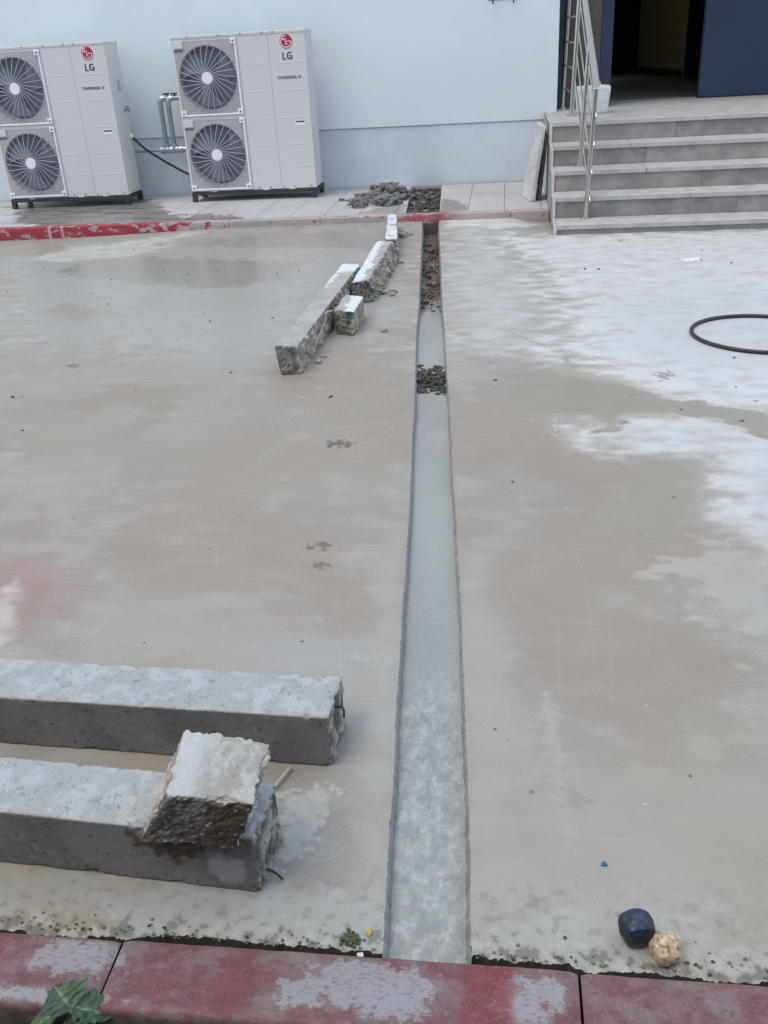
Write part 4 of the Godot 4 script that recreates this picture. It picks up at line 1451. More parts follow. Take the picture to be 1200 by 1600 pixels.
# ------------------------------------------------------------------ cut concrete pieces
func oriented(x0: float, x1: float, zf0: float, zf1: float, w: float, h: float, y0 := 0.0) -> Array:    # corners of a beam lying along x: front bottom edge from (x0, zf0) to (x1, zf1)
	var a := Vector3(x0, y0, zf0)
	var b := Vector3(x1, y0, zf1)
	var n := Vector3(b.z - a.z, 0, -(b.x - a.x)).normalized() * w
	var up := Vector3(0, h, 0)
	return [a + n, b + n, b, a, a + n + up, b + n + up, b + up, a + up]

func make_blocks() -> void:
	var top := func(nz: FastNoiseLite, p: Vector3, base: Color, pale: Color, dark: Color) -> Color:
		var a := nz.get_noise_3dv(p * 11.0)
		var b := nz.get_noise_3dv(p * 24.0 + Vector3(3, 8, 1))
		var c := base.lerp(pale, smoothstep(-0.1, 0.35, a + 0.5 * b))
		c = c.lerp(dark, 0.6 * smoothstep(0.40, 0.50, nz.get_noise_3dv(p * 48.0 + Vector3(7, 2, 90))))
		c = c.lerp(pale, 0.8 * smoothstep(0.06, 0.0, absf(nz.get_noise_3dv(p * 17.0 + Vector3(2, 2, 40)))) * smoothstep(0.0, 0.25, a))
		return c.lerp(dark, 0.75 * smoothstep(0.05, 0.015, absf(nz.get_noise_3dv(p * Vector3(13, 20, 26) + Vector3(50, 4, 2)))) * smoothstep(0.08, 0.30, nz.get_noise_3dv(p * 7.0 + Vector3(5, 50, 0))))
	# colour of the two near beams: pale trowelled top, dark smooth sawn side, stony broken end
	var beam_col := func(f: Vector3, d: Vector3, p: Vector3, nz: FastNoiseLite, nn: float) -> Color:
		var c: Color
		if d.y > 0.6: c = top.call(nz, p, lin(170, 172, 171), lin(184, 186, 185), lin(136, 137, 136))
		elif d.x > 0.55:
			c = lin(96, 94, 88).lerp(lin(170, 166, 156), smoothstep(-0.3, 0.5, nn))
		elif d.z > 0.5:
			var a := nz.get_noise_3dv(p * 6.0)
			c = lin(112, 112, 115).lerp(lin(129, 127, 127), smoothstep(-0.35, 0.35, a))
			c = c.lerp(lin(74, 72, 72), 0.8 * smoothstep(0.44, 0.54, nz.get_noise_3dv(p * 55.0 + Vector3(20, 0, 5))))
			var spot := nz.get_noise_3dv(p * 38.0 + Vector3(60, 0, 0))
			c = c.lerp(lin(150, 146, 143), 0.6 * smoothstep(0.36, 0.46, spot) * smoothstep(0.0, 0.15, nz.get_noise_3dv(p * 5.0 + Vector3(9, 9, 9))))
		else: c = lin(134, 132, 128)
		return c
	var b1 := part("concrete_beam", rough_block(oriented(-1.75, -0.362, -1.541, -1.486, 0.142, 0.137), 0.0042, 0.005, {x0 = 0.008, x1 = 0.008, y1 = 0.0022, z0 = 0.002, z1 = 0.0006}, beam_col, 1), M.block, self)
	tag(b1, "long sawn concrete beam lying on the yard behind the other beam", "concrete beam", "sawn concrete beams beside the near kerb")
	var front_col := func(f: Vector3, d: Vector3, p: Vector3, nz: FastNoiseLite, nn: float) -> Color:
		var c: Color = beam_col.call(f, d, p, nz, nn)
		if d.z > 0.4:
			var q := Vector2((f.x - 0.855) / 0.075, (f.y - 0.74) / 0.30).length() + 0.6 * nz.get_noise_3dv(p * 30.0)
			c = c.lerp(lin(92, 76, 58).lerp(lin(60, 48, 36), smoothstep(-0.2, 0.3, nz.get_noise_3dv(p * 70.0))), 0.9 * smoothstep(1.05, 0.65, q))
			q = Vector2((f.x - 0.945) / 0.05, (f.y - 0.4) / 0.3).length() + 0.5 * nz.get_noise_3dv(p * 25.0)
			c = c.lerp(lin(168, 172, 178), 0.6 * smoothstep(1.0, 0.5, q))
		return c
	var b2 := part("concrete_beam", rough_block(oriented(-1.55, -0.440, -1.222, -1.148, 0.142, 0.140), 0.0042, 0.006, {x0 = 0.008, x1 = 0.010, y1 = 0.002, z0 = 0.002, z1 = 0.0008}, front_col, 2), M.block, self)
	tag(b2, "long sawn concrete beam nearest the red kerb with a chunk on it", "concrete beam", "sawn concrete beams beside the near kerb")
	# broken chunk lying across the front beam
	var cc := func(f: Vector3, d: Vector3, p: Vector3, nz: FastNoiseLite, nn: float) -> Color:
		var c: Color
		if d.y > 0.55:
			c = lin(162, 157, 150).lerp(lin(186, 184, 180), smoothstep(-0.4, 0.4, nn))
			c = c.lerp(lin(200, 203, 206), 0.7 * smoothstep(0.42, 0.15, f.x + 0.3 * nn * 0.4))
			c = c.lerp(lin(120, 112, 100), 0.7 * smoothstep(0.7, 1.1, -nn))
		elif d.z > 0.45:
			c = lin(88, 88, 90).lerp(lin(116, 114, 112), smoothstep(-0.4, 0.5, nn))
			c = c.lerp(lin(84, 70, 55), 0.85 * smoothstep(0.35, 0.7, f.x + 0.2 * nz.get_noise_3dv(p * 20.0)))
			c = c.lerp(lin(190, 186, 178), smoothstep(0.40, 0.47, nz.get_noise_3dv(p * 75.0 + Vector3(80, 1, 7))))
			c = c.lerp(lin(150, 150, 150), 0.7 * smoothstep(0.28, 0.42, nz.get_noise_3dv(p * Vector3(20, 60, 20) + Vector3(18, 1, 7))) * smoothstep(0.4, 0.1, f.y))
		else:
			c = lin(150, 138, 122).lerp(lin(196, 188, 176), smoothstep(-0.3, 0.5, nn))
		return c
	var yb := 0.139
	var chunk := part("concrete_chunk", rough_block([Vector3(-0.650, yb, -1.275), Vector3(-0.455, yb, -1.258), Vector3(-0.462, yb, -1.122), Vector3(-0.645, yb, -1.130), Vector3(-0.590, 0.268, -1.288), Vector3(-0.418, 0.268, -1.258), Vector3(-0.412, 0.270, -1.104), Vector3(-0.570, 0.270, -1.118)], 0.0032, 0.008, {x0 = 0.008, x1 = 0.012, y1 = 0.0035, z0 = 0.006, z1 = 0.005}, cc, 3, true), M.block, self)
	tag(chunk, "broken concrete chunk with earthy dark face lying on top of a beam", "concrete chunk")
	# far pieces, white paint on the tops
	var far_col := func(white_at: Callable) -> Callable:
		return func(f: Vector3, d: Vector3, p: Vector3, nz: FastNoiseLite, nn: float) -> Color:
			var c: Color
			if d.y > 0.55:
				c = lin(170, 168, 163).lerp(lin(182, 181, 177), smoothstep(-0.3, 0.3, nz.get_noise_3dv(p * 6.0)))
				var w: float = white_at.call(f, nz.get_noise_3dv(p * 9.0) + 0.4 * nz.get_noise_3dv(p * 30.0))
				c = c.lerp(lin(226, 228, 231), w)
			elif d.x > 0.4:
				c = lin(140, 128, 114).lerp(lin(194, 183, 166), smoothstep(-0.5, 0.5, nn))
				c = c.lerp(lin(132, 104, 86), 0.6 * smoothstep(0.0, 0.4, nz.get_noise_3dv(p * 7.0)))
			elif d.z > 0.4:
				c = lin(96, 95, 93).lerp(lin(150, 146, 138), smoothstep(-0.3, 0.6, nn))
			else: c = lin(150, 148, 144)
			return c
	var wl := func(f: Vector3, n: float) -> float: return maxf(smoothstep(0.16, 0.10, f.z + 0.04 * n) , smoothstep(0.30, 0.20, f.x + 0.5 * f.z + 0.4 * n) if f.z < 0.35 else 0.0)
	# long piece: runs away from the camera (x of the block is across, z along)
	var L := part("concrete_piece", rough_block([Vector3(-1.030, 0, -5.876), Vector3(-0.905, 0, -5.87), Vector3(-0.962, 0, -4.118), Vector3(-1.062, 0, -4.112), Vector3(-1.032, 0.142, -5.876), Vector3(-0.915, 0.142, -5.876), Vector3(-0.966, 0.142, -4.128), Vector3(-1.078, 0.142, -4.128)], 0.013, 0.006, {x0 = 0.002, x1 = 0.016, y1 = 0.002, z0 = 0.01, z1 = 0.010}, far_col.call(wl), 4, true), M.block, self)
	tag(L, "longest of the broken concrete pieces lying beside the trench", "concrete piece", "broken concrete pieces beside the trench")
	var wm := func(f: Vector3, n: float) -> float: return smoothstep(0.62, 0.55, f.x + 0.35 * n + 0.12 * (0.5 - f.z))
	var Mm := part("concrete_piece", rough_block([Vector3(-0.897, 0, -6.61), Vector3(-0.75, 0, -6.58), Vector3(-0.76, 0, -5.52), Vector3(-0.905, 0, -5.40), Vector3(-0.897, 0.142, -6.61), Vector3(-0.787, 0.142, -6.58), Vector3(-0.800, 0.142, -5.42), Vector3(-0.897, 0.142, -5.385)], 0.013, 0.012, {x0 = 0.004, x1 = 0.030, y1 = 0.003, z0 = 0.012, z1 = 0.016}, far_col.call(wm), 5, true), M.block, self)
	tag(Mm, "broken concrete piece with mostly white top and jagged brown side", "concrete piece", "broken concrete pieces beside the trench")
	var ws := func(f: Vector3, n: float) -> float: return smoothstep(0.48, 0.58, f.x + 0.5 * n)
	var S := part("concrete_piece", rough_block([Vector3(-0.893, 0, -5.10), Vector3(-0.78, 0, -5.05), Vector3(-0.796, 0, -4.74), Vector3(-0.905, 0, -4.785), Vector3(-0.895, 0.132, -5.13), Vector3(-0.780, 0.132, -5.07), Vector3(-0.790, 0.132, -4.745), Vector3(-0.908, 0.132, -4.80)], 0.008, 0.010, {x0 = 0.004, x1 = 0.004, y1 = 0.002, z0 = 0.008, z1 = 0.012}, far_col.call(ws), 6, true), M.block, self)
	tag(S, "short stubby concrete piece, smallest of those beside the trench", "concrete piece", "broken concrete pieces beside the trench")
	var wn := func(f: Vector3, n: float) -> float: return smoothstep(0.0, 0.15, n + 0.25)
	var Nn := part("concrete_piece", rough_block([Vector3(-0.945, 0, -7.70), Vector3(-0.868, 0, -7.69), Vector3(-0.752, 0, -6.64), Vector3(-0.84, 0, -6.66), Vector3(-0.945, 0.142, -7.70), Vector3(-0.870, 0.142, -7.69), Vector3(-0.757, 0.142, -6.668), Vector3(-0.847, 0.142, -6.682)], 0.014, 0.008, {x0 = 0.012, x1 = 0.006, y1 = 0.003, z0 = 0.012, z1 = 0.010}, far_col.call(wn), 7, true), M.block, self)
	tag(Nn, "narrow white-topped concrete piece reaching to the far kerb", "concrete piece", "broken concrete pieces beside the trench")
	# bits of wire left in the ends
	for e in [[Vector3(-0.335, 0.10, -1.58), Vector3(-0.322, 0.085, -1.575), Vector3(-0.325, 0.06, -1.572)], [Vector3(-0.415, 0.02, -1.19), Vector3(-0.39, 0.012, -1.185), Vector3(-0.375, 0.004, -1.175)], [Vector3(-0.446, 0.14, -1.262), Vector3(-0.432, 0.15, -1.272), Vector3(-0.426, 0.135, -1.262)]]:
		pass
	var rb := part("wire_stub", tube_mesh(smooth_path([Vector3(-0.372, 0.105, -1.56), Vector3(-0.345, 0.102, -1.562), Vector3(-0.343, 0.08, -1.556)], 4), 0.0022, 6), M.black, b1)
	rb.set_meta("label", "dark steel wire stub")
	var rb2 := part("wire_stub", tube_mesh(smooth_path([Vector3(-0.455, 0.022, -1.19), Vector3(-0.425, 0.016, -1.186), Vector3(-0.405, 0.006, -1.178)], 4), 0.0025, 6), M.black, b2)
	rb2.set_meta("label", "dark steel wire stub")
	# bent tie on the long far piece
	part("wire_tie", tube_mesh(smooth_path([Vector3(-0.948, 0.03, -4.36), Vector3(-0.944, 0.07, -4.55), Vector3(-0.938, 0.10, -4.70), Vector3(-0.935, 0.135, -4.72), Vector3(-0.905, 0.137, -4.76)], 5), 0.0035, 6), mat(rgb(190, 182, 172), 0.5, 0.3), L)

# ------------------------------------------------------------------ rubble, crumbs and trench debris
func make_rubble() -> void:
	var gcol := func(d: Vector3, nz: FastNoiseLite) -> Color:
		return lin(106, 106, 107).lerp(lin(140, 139, 137), smoothstep(-0.4, 0.4, nz.get_noise_3dv(d * 3.0)))
	var heap := []       # photo pixel of the foot, radius in m, height of the centre above the pavement
	for q in [[558, 324, 0.075, 0.0, "grey lump lying apart in front of the rubble heap, nearest the kerb"], [562, 309, 0.05, 0.0, "flat grey lump lying apart between the rubble heap and the unit"], [604, 321, 0.085, 0.0, "largest grey lump at the foot of the rubble heap towards the kerb"], [588, 318, 0.055, 0.0], [624, 313, 0.06, 0.0], [632, 308, 0.07, 0.0], [612, 309, 0.08, 0.0], [596, 308, 0.07, 0.0], [583, 312, 0.05, 0.0], [600, 315, 0.06, 0.05], [615, 304, 0.07, 0.07], [596, 300, 0.06, 0.08], [607, 299, 0.07, 0.10, "grey lump lying highest on the rubble heap"], [622, 301, 0.06, 0.08], [592, 305, 0.05, 0.06], [630, 303, 0.055, 0.07], [577, 316, 0.035, 0.0], [580, 307, 0.04, 0.0], [545, 321, 0.02, 0.0], [541, 314, 0.018, 0.0], [535, 314, 0.022, 0.0], [640, 310, 0.04, 0.0, "grey lump of the rubble heap touching the broken opening"], [572, 321, 0.03, 0.0], [618, 319, 0.045, 0.0], [586, 296, 0.05, 0.02], [612, 293, 0.055, 0.05], [600, 294, 0.05, 0.04]]:
		heap.append(q)
	var i := 0
	for q in heap:
		var g := gp(q[0], q[1], PAVE_Y + q[3] * 0.6)
		g.z = clampf(g.z, -9.52, -8.2)
		var st := st_new()
		var r := Vector3(q[2] * rng.randf_range(0.85, 1.25), q[2] * rng.randf_range(0.42, 0.66), q[2] * rng.randf_range(0.8, 1.2))
		rock_into(st, Vector3.ZERO, r, 7, 0.5, 500 + i * 7, gcol, true, Basis(Vector3.UP, rng.randf() * TAU))
		st.generate_normals()
		var o := part("rubble_chunk", st.commit(), M.block, self, g + Vector3(0, r.y * 0.72, 0))
		var what := "grey broken lump in the rubble heap on the tiled pavement" if q[2] > 0.03 else "small grey crumb beside the rubble heap on the pavement"
		if q.size() > 4: what = q[4]
		tag(o, what, "rubble", "rubble heap on the pavement")
		i += 1
	# loose pieces on the yard
	var loose := [[628, 370, 0.06, "flat concrete flake lying beside the narrow white-topped piece"], [640, 368, 0.03, "small concrete flake beside the narrow white-topped piece"], [611, 457, 0.035, "grey stone fragment beside the jagged brown side"], [603, 459, 0.03, "pale fragment under the jagged brown side"], [613, 462, 0.02, "dark thin fragment beside the jagged brown side"], [626, 411, 0.025, "small grey fragment between the pieces and the trench"], [497, 567, 0.02, "small speckled pebble beside the longest piece"], [506, 558, 0.014, "small pebble beside the longest piece"], [575, 470, 0.045, "flat brown flake in front of the jagged piece"], [601, 518, 0.018, "small white crumb between the stubby piece and the trench"]]
	for q in loose:
		var g := gp(q[0], q[1])
		var st := st_new()
		rock_into(st, Vector3.ZERO, Vector3(q[2], q[2] * 0.45, q[2] * 0.9), 6, 0.45, 900 + i, func(d: Vector3, nz: FastNoiseLite) -> Color: return lin(140, 134, 126).lerp(lin(184, 180, 174), smoothstep(-0.3, 0.3, nz.get_noise_3dv(d * 4.0))), true, Basis(Vector3.UP, rng.randf() * TAU))
		st.generate_normals()
		tag(part("stone_fragment", st.commit(), M.block, self, g + Vector3(0, q[2] * 0.34, 0)), q[3], "fragment", "loose fragments on the yard")
		i += 1
	# dark clods thrown into the trench: one uncountable mass
	var dc := func(d: Vector3, nz: FastNoiseLite) -> Color:
		return lin(64, 58, 53).lerp(lin(108, 100, 92), smoothstep(-0.3, 0.5, nz.get_noise_3dv(d * 3.0)))
	var clods := st_new()
	for k in 330:
		var f := rng.randf()
		var z := lerpf(-4.26, -3.98, clampf(0.5 + rng.randfn(0.0, 0.34), -0.6, 1.5))
		var t := rng.randf()
		var x := lerpf(edge_x(trench_l, z) + 0.012, edge_x(trench_r, z) - 0.012, t)
		var mid := maxf(0.0, 1.0 - absf(z + 4.10) / 0.16)
		var r := 0.003 + 0.012 * pow(rng.randf(), 2.5)
		rock_into(clods, Vector3(x, -0.043 + rng.randf() * 0.026 * mid + r * 0.4, z), Vector3(r * 1.3, r * 0.8, r), 3, 0.6, 2000 + k, dc, true)
	for k in 200:
		var z := rng.randf_range(-7.8, -5.3)
		var x := lerpf(edge_x(trench_l, z) + 0.012, edge_x(trench_r, z) - 0.012, rng.randf())
		if N1.get_noise_2d(x * 6.0 + 9.0, z * 2.2) < -0.05: continue
		var r := 0.004 + 0.013 * pow(rng.randf(), 2.0)
		rock_into(clods, Vector3(x, -trench_depth(z) + 0.018 + r * 0.4, z), Vector3(r * 1.3, r * 0.8, r), 3, 0.6, 3000 + k, dc, true)
	for k in 130:
		var f := rng.randf()
		var z := lerpf(-9.62, -8.03, f)
		var x := lerpf(lerpf(-0.91, -0.80, f), lerpf(-0.64, -0.555, f), rng.randf())
		var r := rng.randf_range(0.01, 0.028)
		rock_into(clods, Vector3(x, 0.047 + r * 0.4, z), Vector3(r * 1.3, r * 0.8, r), 3, 0.6, 4000 + k, dc if k % 4 else gcol, true)
	clods.generate_normals()
	tag(part("trench_debris", clods.commit(), M.block, self), "dark crumbled soil and stone bits lying in the trench", "debris", "", "stuff")
	# grit scattered on the yard
	var grit := st_new()
	for k in 75:
		var z := -1.06 - pow(rng.randf(), 1.6) * 6.6
		var x := rng.randf_range(-1.3, 0.6) if z > -2.0 else rng.randf_range(-3.5, 1.6)
		if x > edge_x(trench_l, z) - 0.02 and x < edge_x(trench_r, z) + 0.02: continue
		if z > -1.75 and x < -0.32 and z < -1.12: continue
		if z < -3.9 and x > -1.15 and x < -0.72: continue
		var r := rng.randf_range(0.0012, 0.0035) * (1.0 if z > -3.0 else 1.9)
		rock_into(grit, Vector3(x, yard_y(x, z) + r * 0.4, z), Vector3(r * 1.3, r * 0.7, r), 2, 0.6, 6000 + k, gcol if k % 2 else dc, true)
	# crumbs along the broken slab edge at the near kerb
	for k in 190:
		var x := rng.randf_range(-1.0, 0.45)
		var z := -1.042 - absf(rng.randfn(0.0, 0.012))
		if x > edge_x(trench_l, z) - 0.01 and x < edge_x(trench_r, z) + 0.005: continue
		var r := rng.randf_range(0.0008, 0.003)
		rock_into(grit, Vector3(x, r * 0.35, z), Vector3(r * 1.3, r * 0.7, r), 2, 0.6, 7000 + k, gcol if k % 3 else dc, true)
	grit.generate_normals()
	tag(part("grit", grit.commit(), M.block, self), "fine grey grit and crumbs scattered over the concrete yard", "grit", "", "stuff")
	var peb := st_new()
	var pc := func(d: Vector3, nz: FastNoiseLite) -> Color: return lin(150, 144, 128).lerp(lin(190, 184, 168), smoothstep(-0.3, 0.3, nz.get_noise_3dv(d * 2.0)))
	for k in 420:
		var x := rng.randf_range(-1.0, -0.3)
		var z := rng.randf_range(-0.885, -0.72)
		var r := rng.randf_range(0.0025, 0.007)
		rock_into(peb, Vector3(x, -0.048 - 0.05 * smoothstep(-0.75, -0.5, x) + r * 0.4, z), Vector3(r * 1.2, r * 0.8, r), 2, 0.5, 8000 + k, pc, true)
	peb.generate_normals()
	tag(part("gravel", peb.commit(), M.earth, self), "pale gravel in the soil below the red kerb", "gravel", "", "stuff")

# ------------------------------------------------------------------ small things
func make_small_things() -> void:
	# slabs leaning on the side of the steps
	var slab_col := func(c0: Color, c1: Color, edge: Color) -> Callable:
		return func(f: Vector3, d: Vector3, p: Vector3, nz: FastNoiseLite, nn: float) -> Color:
			return c0.lerp(c1, smoothstep(-0.3, 0.4, nz.get_noise_3dv(p * 6.0))).lerp(edge, 0.5 * smoothstep(0.1, 0.6, nz.get_noise_3dv(p * 14.0 + Vector3(4, 4, 4))))
	var y := PAVE_Y
	var s1 := part("stone_slab", rough_block([Vector3(0.150, y, -8.74), Vector3(0.198, y, -8.755), Vector3(0.266, y + 0.004, -8.43), Vector3(0.216, y, -8.42), Vector3(0.270, 0.705, -8.76), Vector3(0.316, 0.690, -8.77), Vector3(0.345, 0.685, -8.48), Vector3(0.300, 0.70, -8.47)], 0.012, 0.006, {x0 = 0.0015, x1 = 0.004, y1 = 0.006, z0 = 0.006, z1 = 0.005}, slab_col.call(lin(212, 211, 208), lin(222, 221, 219), lin(160, 152, 142)), 21), M.block, self)
	tag(s1, "pale broken stone slab leaning against the side of the steps", "stone slab")
	var s2 := part("stone_slab", rough_block([Vector3(0.235, y, -8.76), Vector3(0.275, y, -8.77), Vector3(0.318, y, -8.50), Vector3(0.278, y, -8.49), Vector3(0.325, 0.655, -8.79), Vector3(0.358, 0.64, -8.79), Vector3(0.366, 0.60, -8.53), Vector3(0.348, 0.66, -8.52)], 0.012, 0.010, {x0 = 0.006, x1 = 0.006, y1 = 0.012, z0 = 0.01, z1 = 0.012}, slab_col.call(lin(110, 102, 94), lin(128, 120, 110), lin(84, 77, 70)), 22), M.block, self)
	tag(s2, "dark brown broken slab squeezed between the pale slab and the steps", "stone slab")
	# white tub on the landing
	var tub := thing("plastic_tub", Vector3(0.785, 0.7115, -9.27), "white plastic tub standing on the landing behind the handrail", "tub", "", 0.35)
	var st := st_new()
	st.set_smooth_group(0)
	var prof := [[0.0, 0.112], [0.004, 0.122], [0.02, 0.127], [0.12, 0.136], [0.205, 0.143], [0.222, 0.140], [0.230, 0.130], [0.222, 0.126], [0.10, 0.118]]
	var ring := 40
	var pts := []
	for p in prof:
		for k in ring:
			var a := TAU * k / ring
			var ca := cos(a)
			var sa := sin(a)
			var e := 5.0
			var rr: float = 1.0 / pow(pow(absf(ca), e) + pow(absf(sa), e), 1.0 / e)
			pts.append(Vector3(ca * rr * p[1], p[0], sa * rr * p[1] * 0.8))
	for i in prof.size() - 1:
		for k in ring:
			var k2 := (k + 1) % ring
			quad(st, pts[i * ring + k], pts[(i + 1) * ring + k], pts[(i + 1) * ring + k2], pts[i * ring + k2])
	var mw := grained(rgb(226, 226, 222), 0.5, M.g1, 3.0)
	part("shell", done(st), mw, tub)
	var bt := st_new()
	for k in ring:
		for q in [Vector3(0, 0.1, 0), pts[8 * ring + k], pts[8 * ring + (k + 1) % ring]]: bt.add_vertex(q)
	part("filling", done(bt), mat(rgb(150, 146, 140), 0.9), tub)
	# black hose loop
	var hose := thing("hose", Vector3(1.27, 0.0, -4.63), "loop of black hose lying on the white cement film", "hose")
	var hp := []
	for k in 97:
		var a := TAU * 1.12 * k / 96.0 - 0.5
		var rr := 0.318 + 0.012 * sin(a * 2.0 + 0.5) + 0.012 * k / 96.0
		hp.append(Vector3(cos(a) * rr, 0.0098 + 0.019 * smoothstep(76.0, 84.0, k), sin(a) * rr))
	var mh := mat(rgb(44, 46, 52), 0.45)
	part("tube", tube_mesh(hp, 0.0098, 12), mh, hose)
	# two stones at the near kerb
	var bs := st_new()
	rock_into(bs, Vector3.ZERO, Vector3(0.032, 0.028, 0.030), 26, 0.06, 76, func(d: Vector3, nz: FastNoiseLite) -> Color:
		var c := lin(26, 33, 44).lerp(lin(36, 44, 56), smoothstep(-0.3, 0.3, nz.get_noise_3dv(d * 1.6)))
		c = c.lerp(lin(26, 72, 140), 0.35 * smoothstep(0.0, 0.3, nz.get_noise_3dv(d * 1.5 + Vector3(4, 0, 0))) * smoothstep(0.35, 0.75, d.y))
		return c.lerp(lin(86, 96, 108), 0.25 * smoothstep(0.16, 0.34, nz.get_noise_3dv(d * 1.8 + Vector3(9, 1, 3)))), false, Basis(Vector3.UP, 0.25), 0.30)
	bs.generate_normals()
	var mb := mat(Color.WHITE, 0.42)
	mb.vertex_color_use_as_albedo = true
	var g := gp(996, 1484)
	tag(part("painted_stone", bs.commit(), mb, self, Vector3(g.x, 0.0285, g.z - 0.022)), "dark blue painted pebble touching a tan stone by the red kerb", "stone")
	var ts := st_new()
	rock_into(ts, Vector3.ZERO, Vector3(0.027, 0.024, 0.029), 22, 0.11, 82, func(d: Vector3, nz: FastNoiseLite) -> Color:
		var c := lin(184, 160, 128).lerp(lin(204, 182, 152), smoothstep(-0.3, 0.4, nz.get_noise_3dv(d * 2.0)))
		c = c.lerp(lin(222, 212, 194), 0.8 * smoothstep(0.05, 0.4, nz.get_noise_3dv(d * 2.0 + Vector3(3, 1, 0))))
		return c.lerp(lin(120, 88, 60), 0.8 * smoothstep(0.30, 0.42, nz.get_noise_3dv(d * 2.0 + Vector3(1, 7, 0)))), false, Basis(), 0.1)
	ts.generate_normals()
	g = gp(1041, 1510)
	tag(part("tan_stone", ts.commit(), M.block, self, Vector3(g.x, 0.0225, g.z - 0.018)), "rounded tan stone lying against a blue painted pebble", "stone")
	# blue flake
	g = gp(944, 1351)
	var bl := st_new()
	bl.set_smooth_group(-1)
	var c0 := [Vector3(-0.006, 0.0, 0.004), Vector3(-0.004, 0.0, -0.004), Vector3(0.001, 0.0, -0.006), Vector3(0.006, 0.0, 0.0), Vector3(0.006, 0.0, 0.004)]
	for k in 5:
		var a: Vector3 = c0[k]
		var b: Vector3 = c0[(k + 1) % 5]
		for q in [Vector3(0, 0.003, 0), a + Vector3(0, 0.002, 0), b + Vector3(0, 0.002, 0)]: bl.add_vertex(q)
		quad(bl, a, b, b + Vector3(0, 0.002, 0), a + Vector3(0, 0.002, 0))
	tag(part("paint_flake", done(bl), mat(rgb(50, 92, 140), 0.5), self, Vector3(g.x, 0.001, g.z)), "tiny blue paint flake on the bare concrete", "paint flake")
	# stick between the two near beams
	var a1 := gp(415, 1245, 0.006)
	var a2 := gp(455, 1197, 0.012)
	var tw := part("stick", tube_mesh(smooth_path([a1, a1.lerp(a2, 0.5) + Vector3(0.002, 0.002, 0), a2.lerp(a1, 0.06), a2], 4), 0.0035, 7), mat(rgb(176, 166, 150), 0.8), self)
	tag(tw, "thin pale stick lying between the two near beams", "stick")
	# moss tuft, yellow crumb and white pebble at the slab edge
	var ms := st_new()
	for k in 70:
		var o := Vector3(rng.randfn(0, 0.008), 0, rng.randfn(0, 0.006))
		var r := rng.randf_range(0.0015, 0.0035)
		rock_into(ms, o + Vector3(0, r, 0), Vector3(r, r * 1.3, r), 2, 0.5, 9000 + k, func(d: Vector3, nz: FastNoiseLite) -> Color: return lin(72, 86, 58).lerp(lin(112, 120, 88), 0.5 + 0.5 * nz.get_noise_3dv(d * 3.0)), true)
	ms.generate_normals()
	g = gp(546, 1468)
	tag(part("moss_tuft", ms.commit(), M.earth, self, g), "small green moss tuft at the edge of the slab", "moss")
	var yc := st_new()
	rock_into(yc, Vector3.ZERO, Vector3(0.0055, 0.003, 0.007), 5, 0.4, 91, func(_d: Vector3, _n: FastNoiseLite) -> Color: return lin(206, 180, 84), true)
	yc.generate_normals()
	tag(part("yellow_petal", yc.commit(), M.block, self, gp(576, 1457) + Vector3(0, 0.002, 0)), "small yellow petal beside the trench end", "petal")
	var wp := st_new()
	rock_into(wp, Vector3.ZERO, Vector3(0.006, 0.004, 0.005), 6, 0.3, 92, func(_d: Vector3, _n: FastNoiseLite) -> Color: return lin(226, 224, 224))
	wp.generate_normals()
	tag(part("white_pebble", wp.commit(), M.block, self, gp(563, 1494) + Vector3(0, 0.003, 0)), "small white pebble at the dark gap beside the kerb", "pebble")
	make_plant()

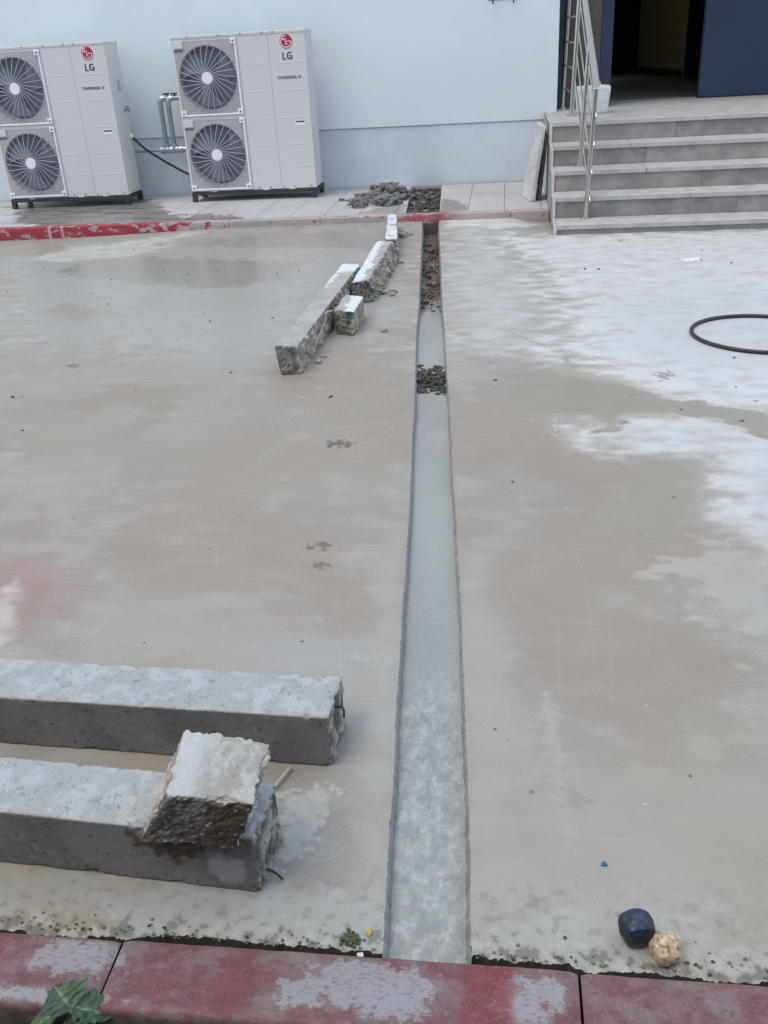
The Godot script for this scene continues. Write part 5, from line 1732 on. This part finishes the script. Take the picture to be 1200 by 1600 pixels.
# a broad lobed leaf: outline in the plane, folded along the midrib and drooping
func leaf_mesh(outline: Array, fold: float, droop: float, sd: int) -> ArrayMesh:
	var st := st_new()
	st.set_smooth_group(0)
	var n := outline.size()
	var rows := 33
	var half := 8
	var width := func(t: float) -> float:
		var f := t * (n - 1)
		var i := mini(int(f), n - 2)
		return lerpf(outline[i], outline[i + 1], smoothstep(0.0, 1.0, f - i))
	for r in rows + 1:
		var t := float(r) / rows
		for c in range(-half, half + 1):
			var s := float(c) / half
			var w: float = width.call(t)
			var x := s * w
			var yy := fold * absf(s) * w - droop * t * t + 0.006 * N1.get_noise_3d(x * 40.0, t * 5.0, sd)
			var vein := smoothstep(0.10, 0.0, absf(s)) * 0.8 + 0.5 * smoothstep(0.25, 0.0, absf(fposmod(t * 4.0 + absf(s) * 1.2, 1.0) - 0.5)) * 0.4
			var tone := N1.get_noise_3d(x * 25.0, t * 4.0, sd + 5.0)
			st.set_color(lin(54, 76, 56).lerp(lin(70, 94, 68), 0.5 + tone).lerp(lin(118, 136, 110), clampf(vein, 0, 1)))
			st.add_vertex(Vector3(x, yy, t * 1.0 * 0.1))
	var cols := half * 2 + 1
	for r in rows:
		for c in cols - 1:
			var v := r * cols + c
			for q in [v, v + cols, v + cols + 1, v, v + cols + 1, v + 1]: st.add_index(q)
	st.generate_normals()
	return st.commit()

func make_plant() -> void:
	var foot := Vector3(-0.645, -0.11, -0.865)
	var pl := thing("leafy_plant", foot, "green lobed leaves of a weed growing below the red kerb", "plant")
	var m := mat(Color.WHITE, 0.55)
	m.vertex_color_use_as_albedo = true
	m.cull_mode = BaseMaterial3D.CULL_DISABLED
	m.backlight_enabled = true
	m.backlight = Color(0.10, 0.16, 0.06)
	var shape := [0.004, 0.022, 0.036, 0.030, 0.040, 0.046, 0.034, 0.036, 0.026, 0.018, 0.012, 0.002]
	# leaf base pixel, tip pixel, height of the base and of the tip, width factor
	for q in [[[112, 1578], [85, 1538], 0.02, 0.045, 1.0], [[108, 1572], [178, 1584], 0.02, -0.005, 0.7], [[95, 1580], [40, 1606], 0.015, -0.02, 1.0], [[112, 1585], [135, 1640], 0.01, -0.03, 0.8]]:
		var a := gp(q[0][0], q[0][1], q[2])
		var b := gp(q[1][0], q[1][1], q[3])
		var o := part("leaf", leaf_mesh(shape, 0.25, 0.010, int(q[0][0] + q[1][0])), m, pl)
		var d := b - a
		var z := d.normalized()
		var x := Vector3.UP.cross(z).normalized()
		var y := z.cross(x)
		var k := d.length() / 0.1
		o.transform = Transform3D(Basis(x * float(q[4]), y, z * k), a - foot)
	var stem := gp(110, 1580, 0.012) - foot
	part("stem", tube_mesh(smooth_path([Vector3(0, -0.005, 0.02), stem * 0.5 + Vector3(0, 0.01, 0.005), stem], 6), 0.003, 7), mat(rgb(170, 150, 130), 0.7), pl)
	var s0 := gp(134, 1555, 0.006) - foot
	var s1 := gp(141, 1588, -0.02) - foot
	part("dry_stalk", tube_mesh([s0, s1], 0.0028, 7), mat(rgb(196, 172, 150), 0.8), pl)
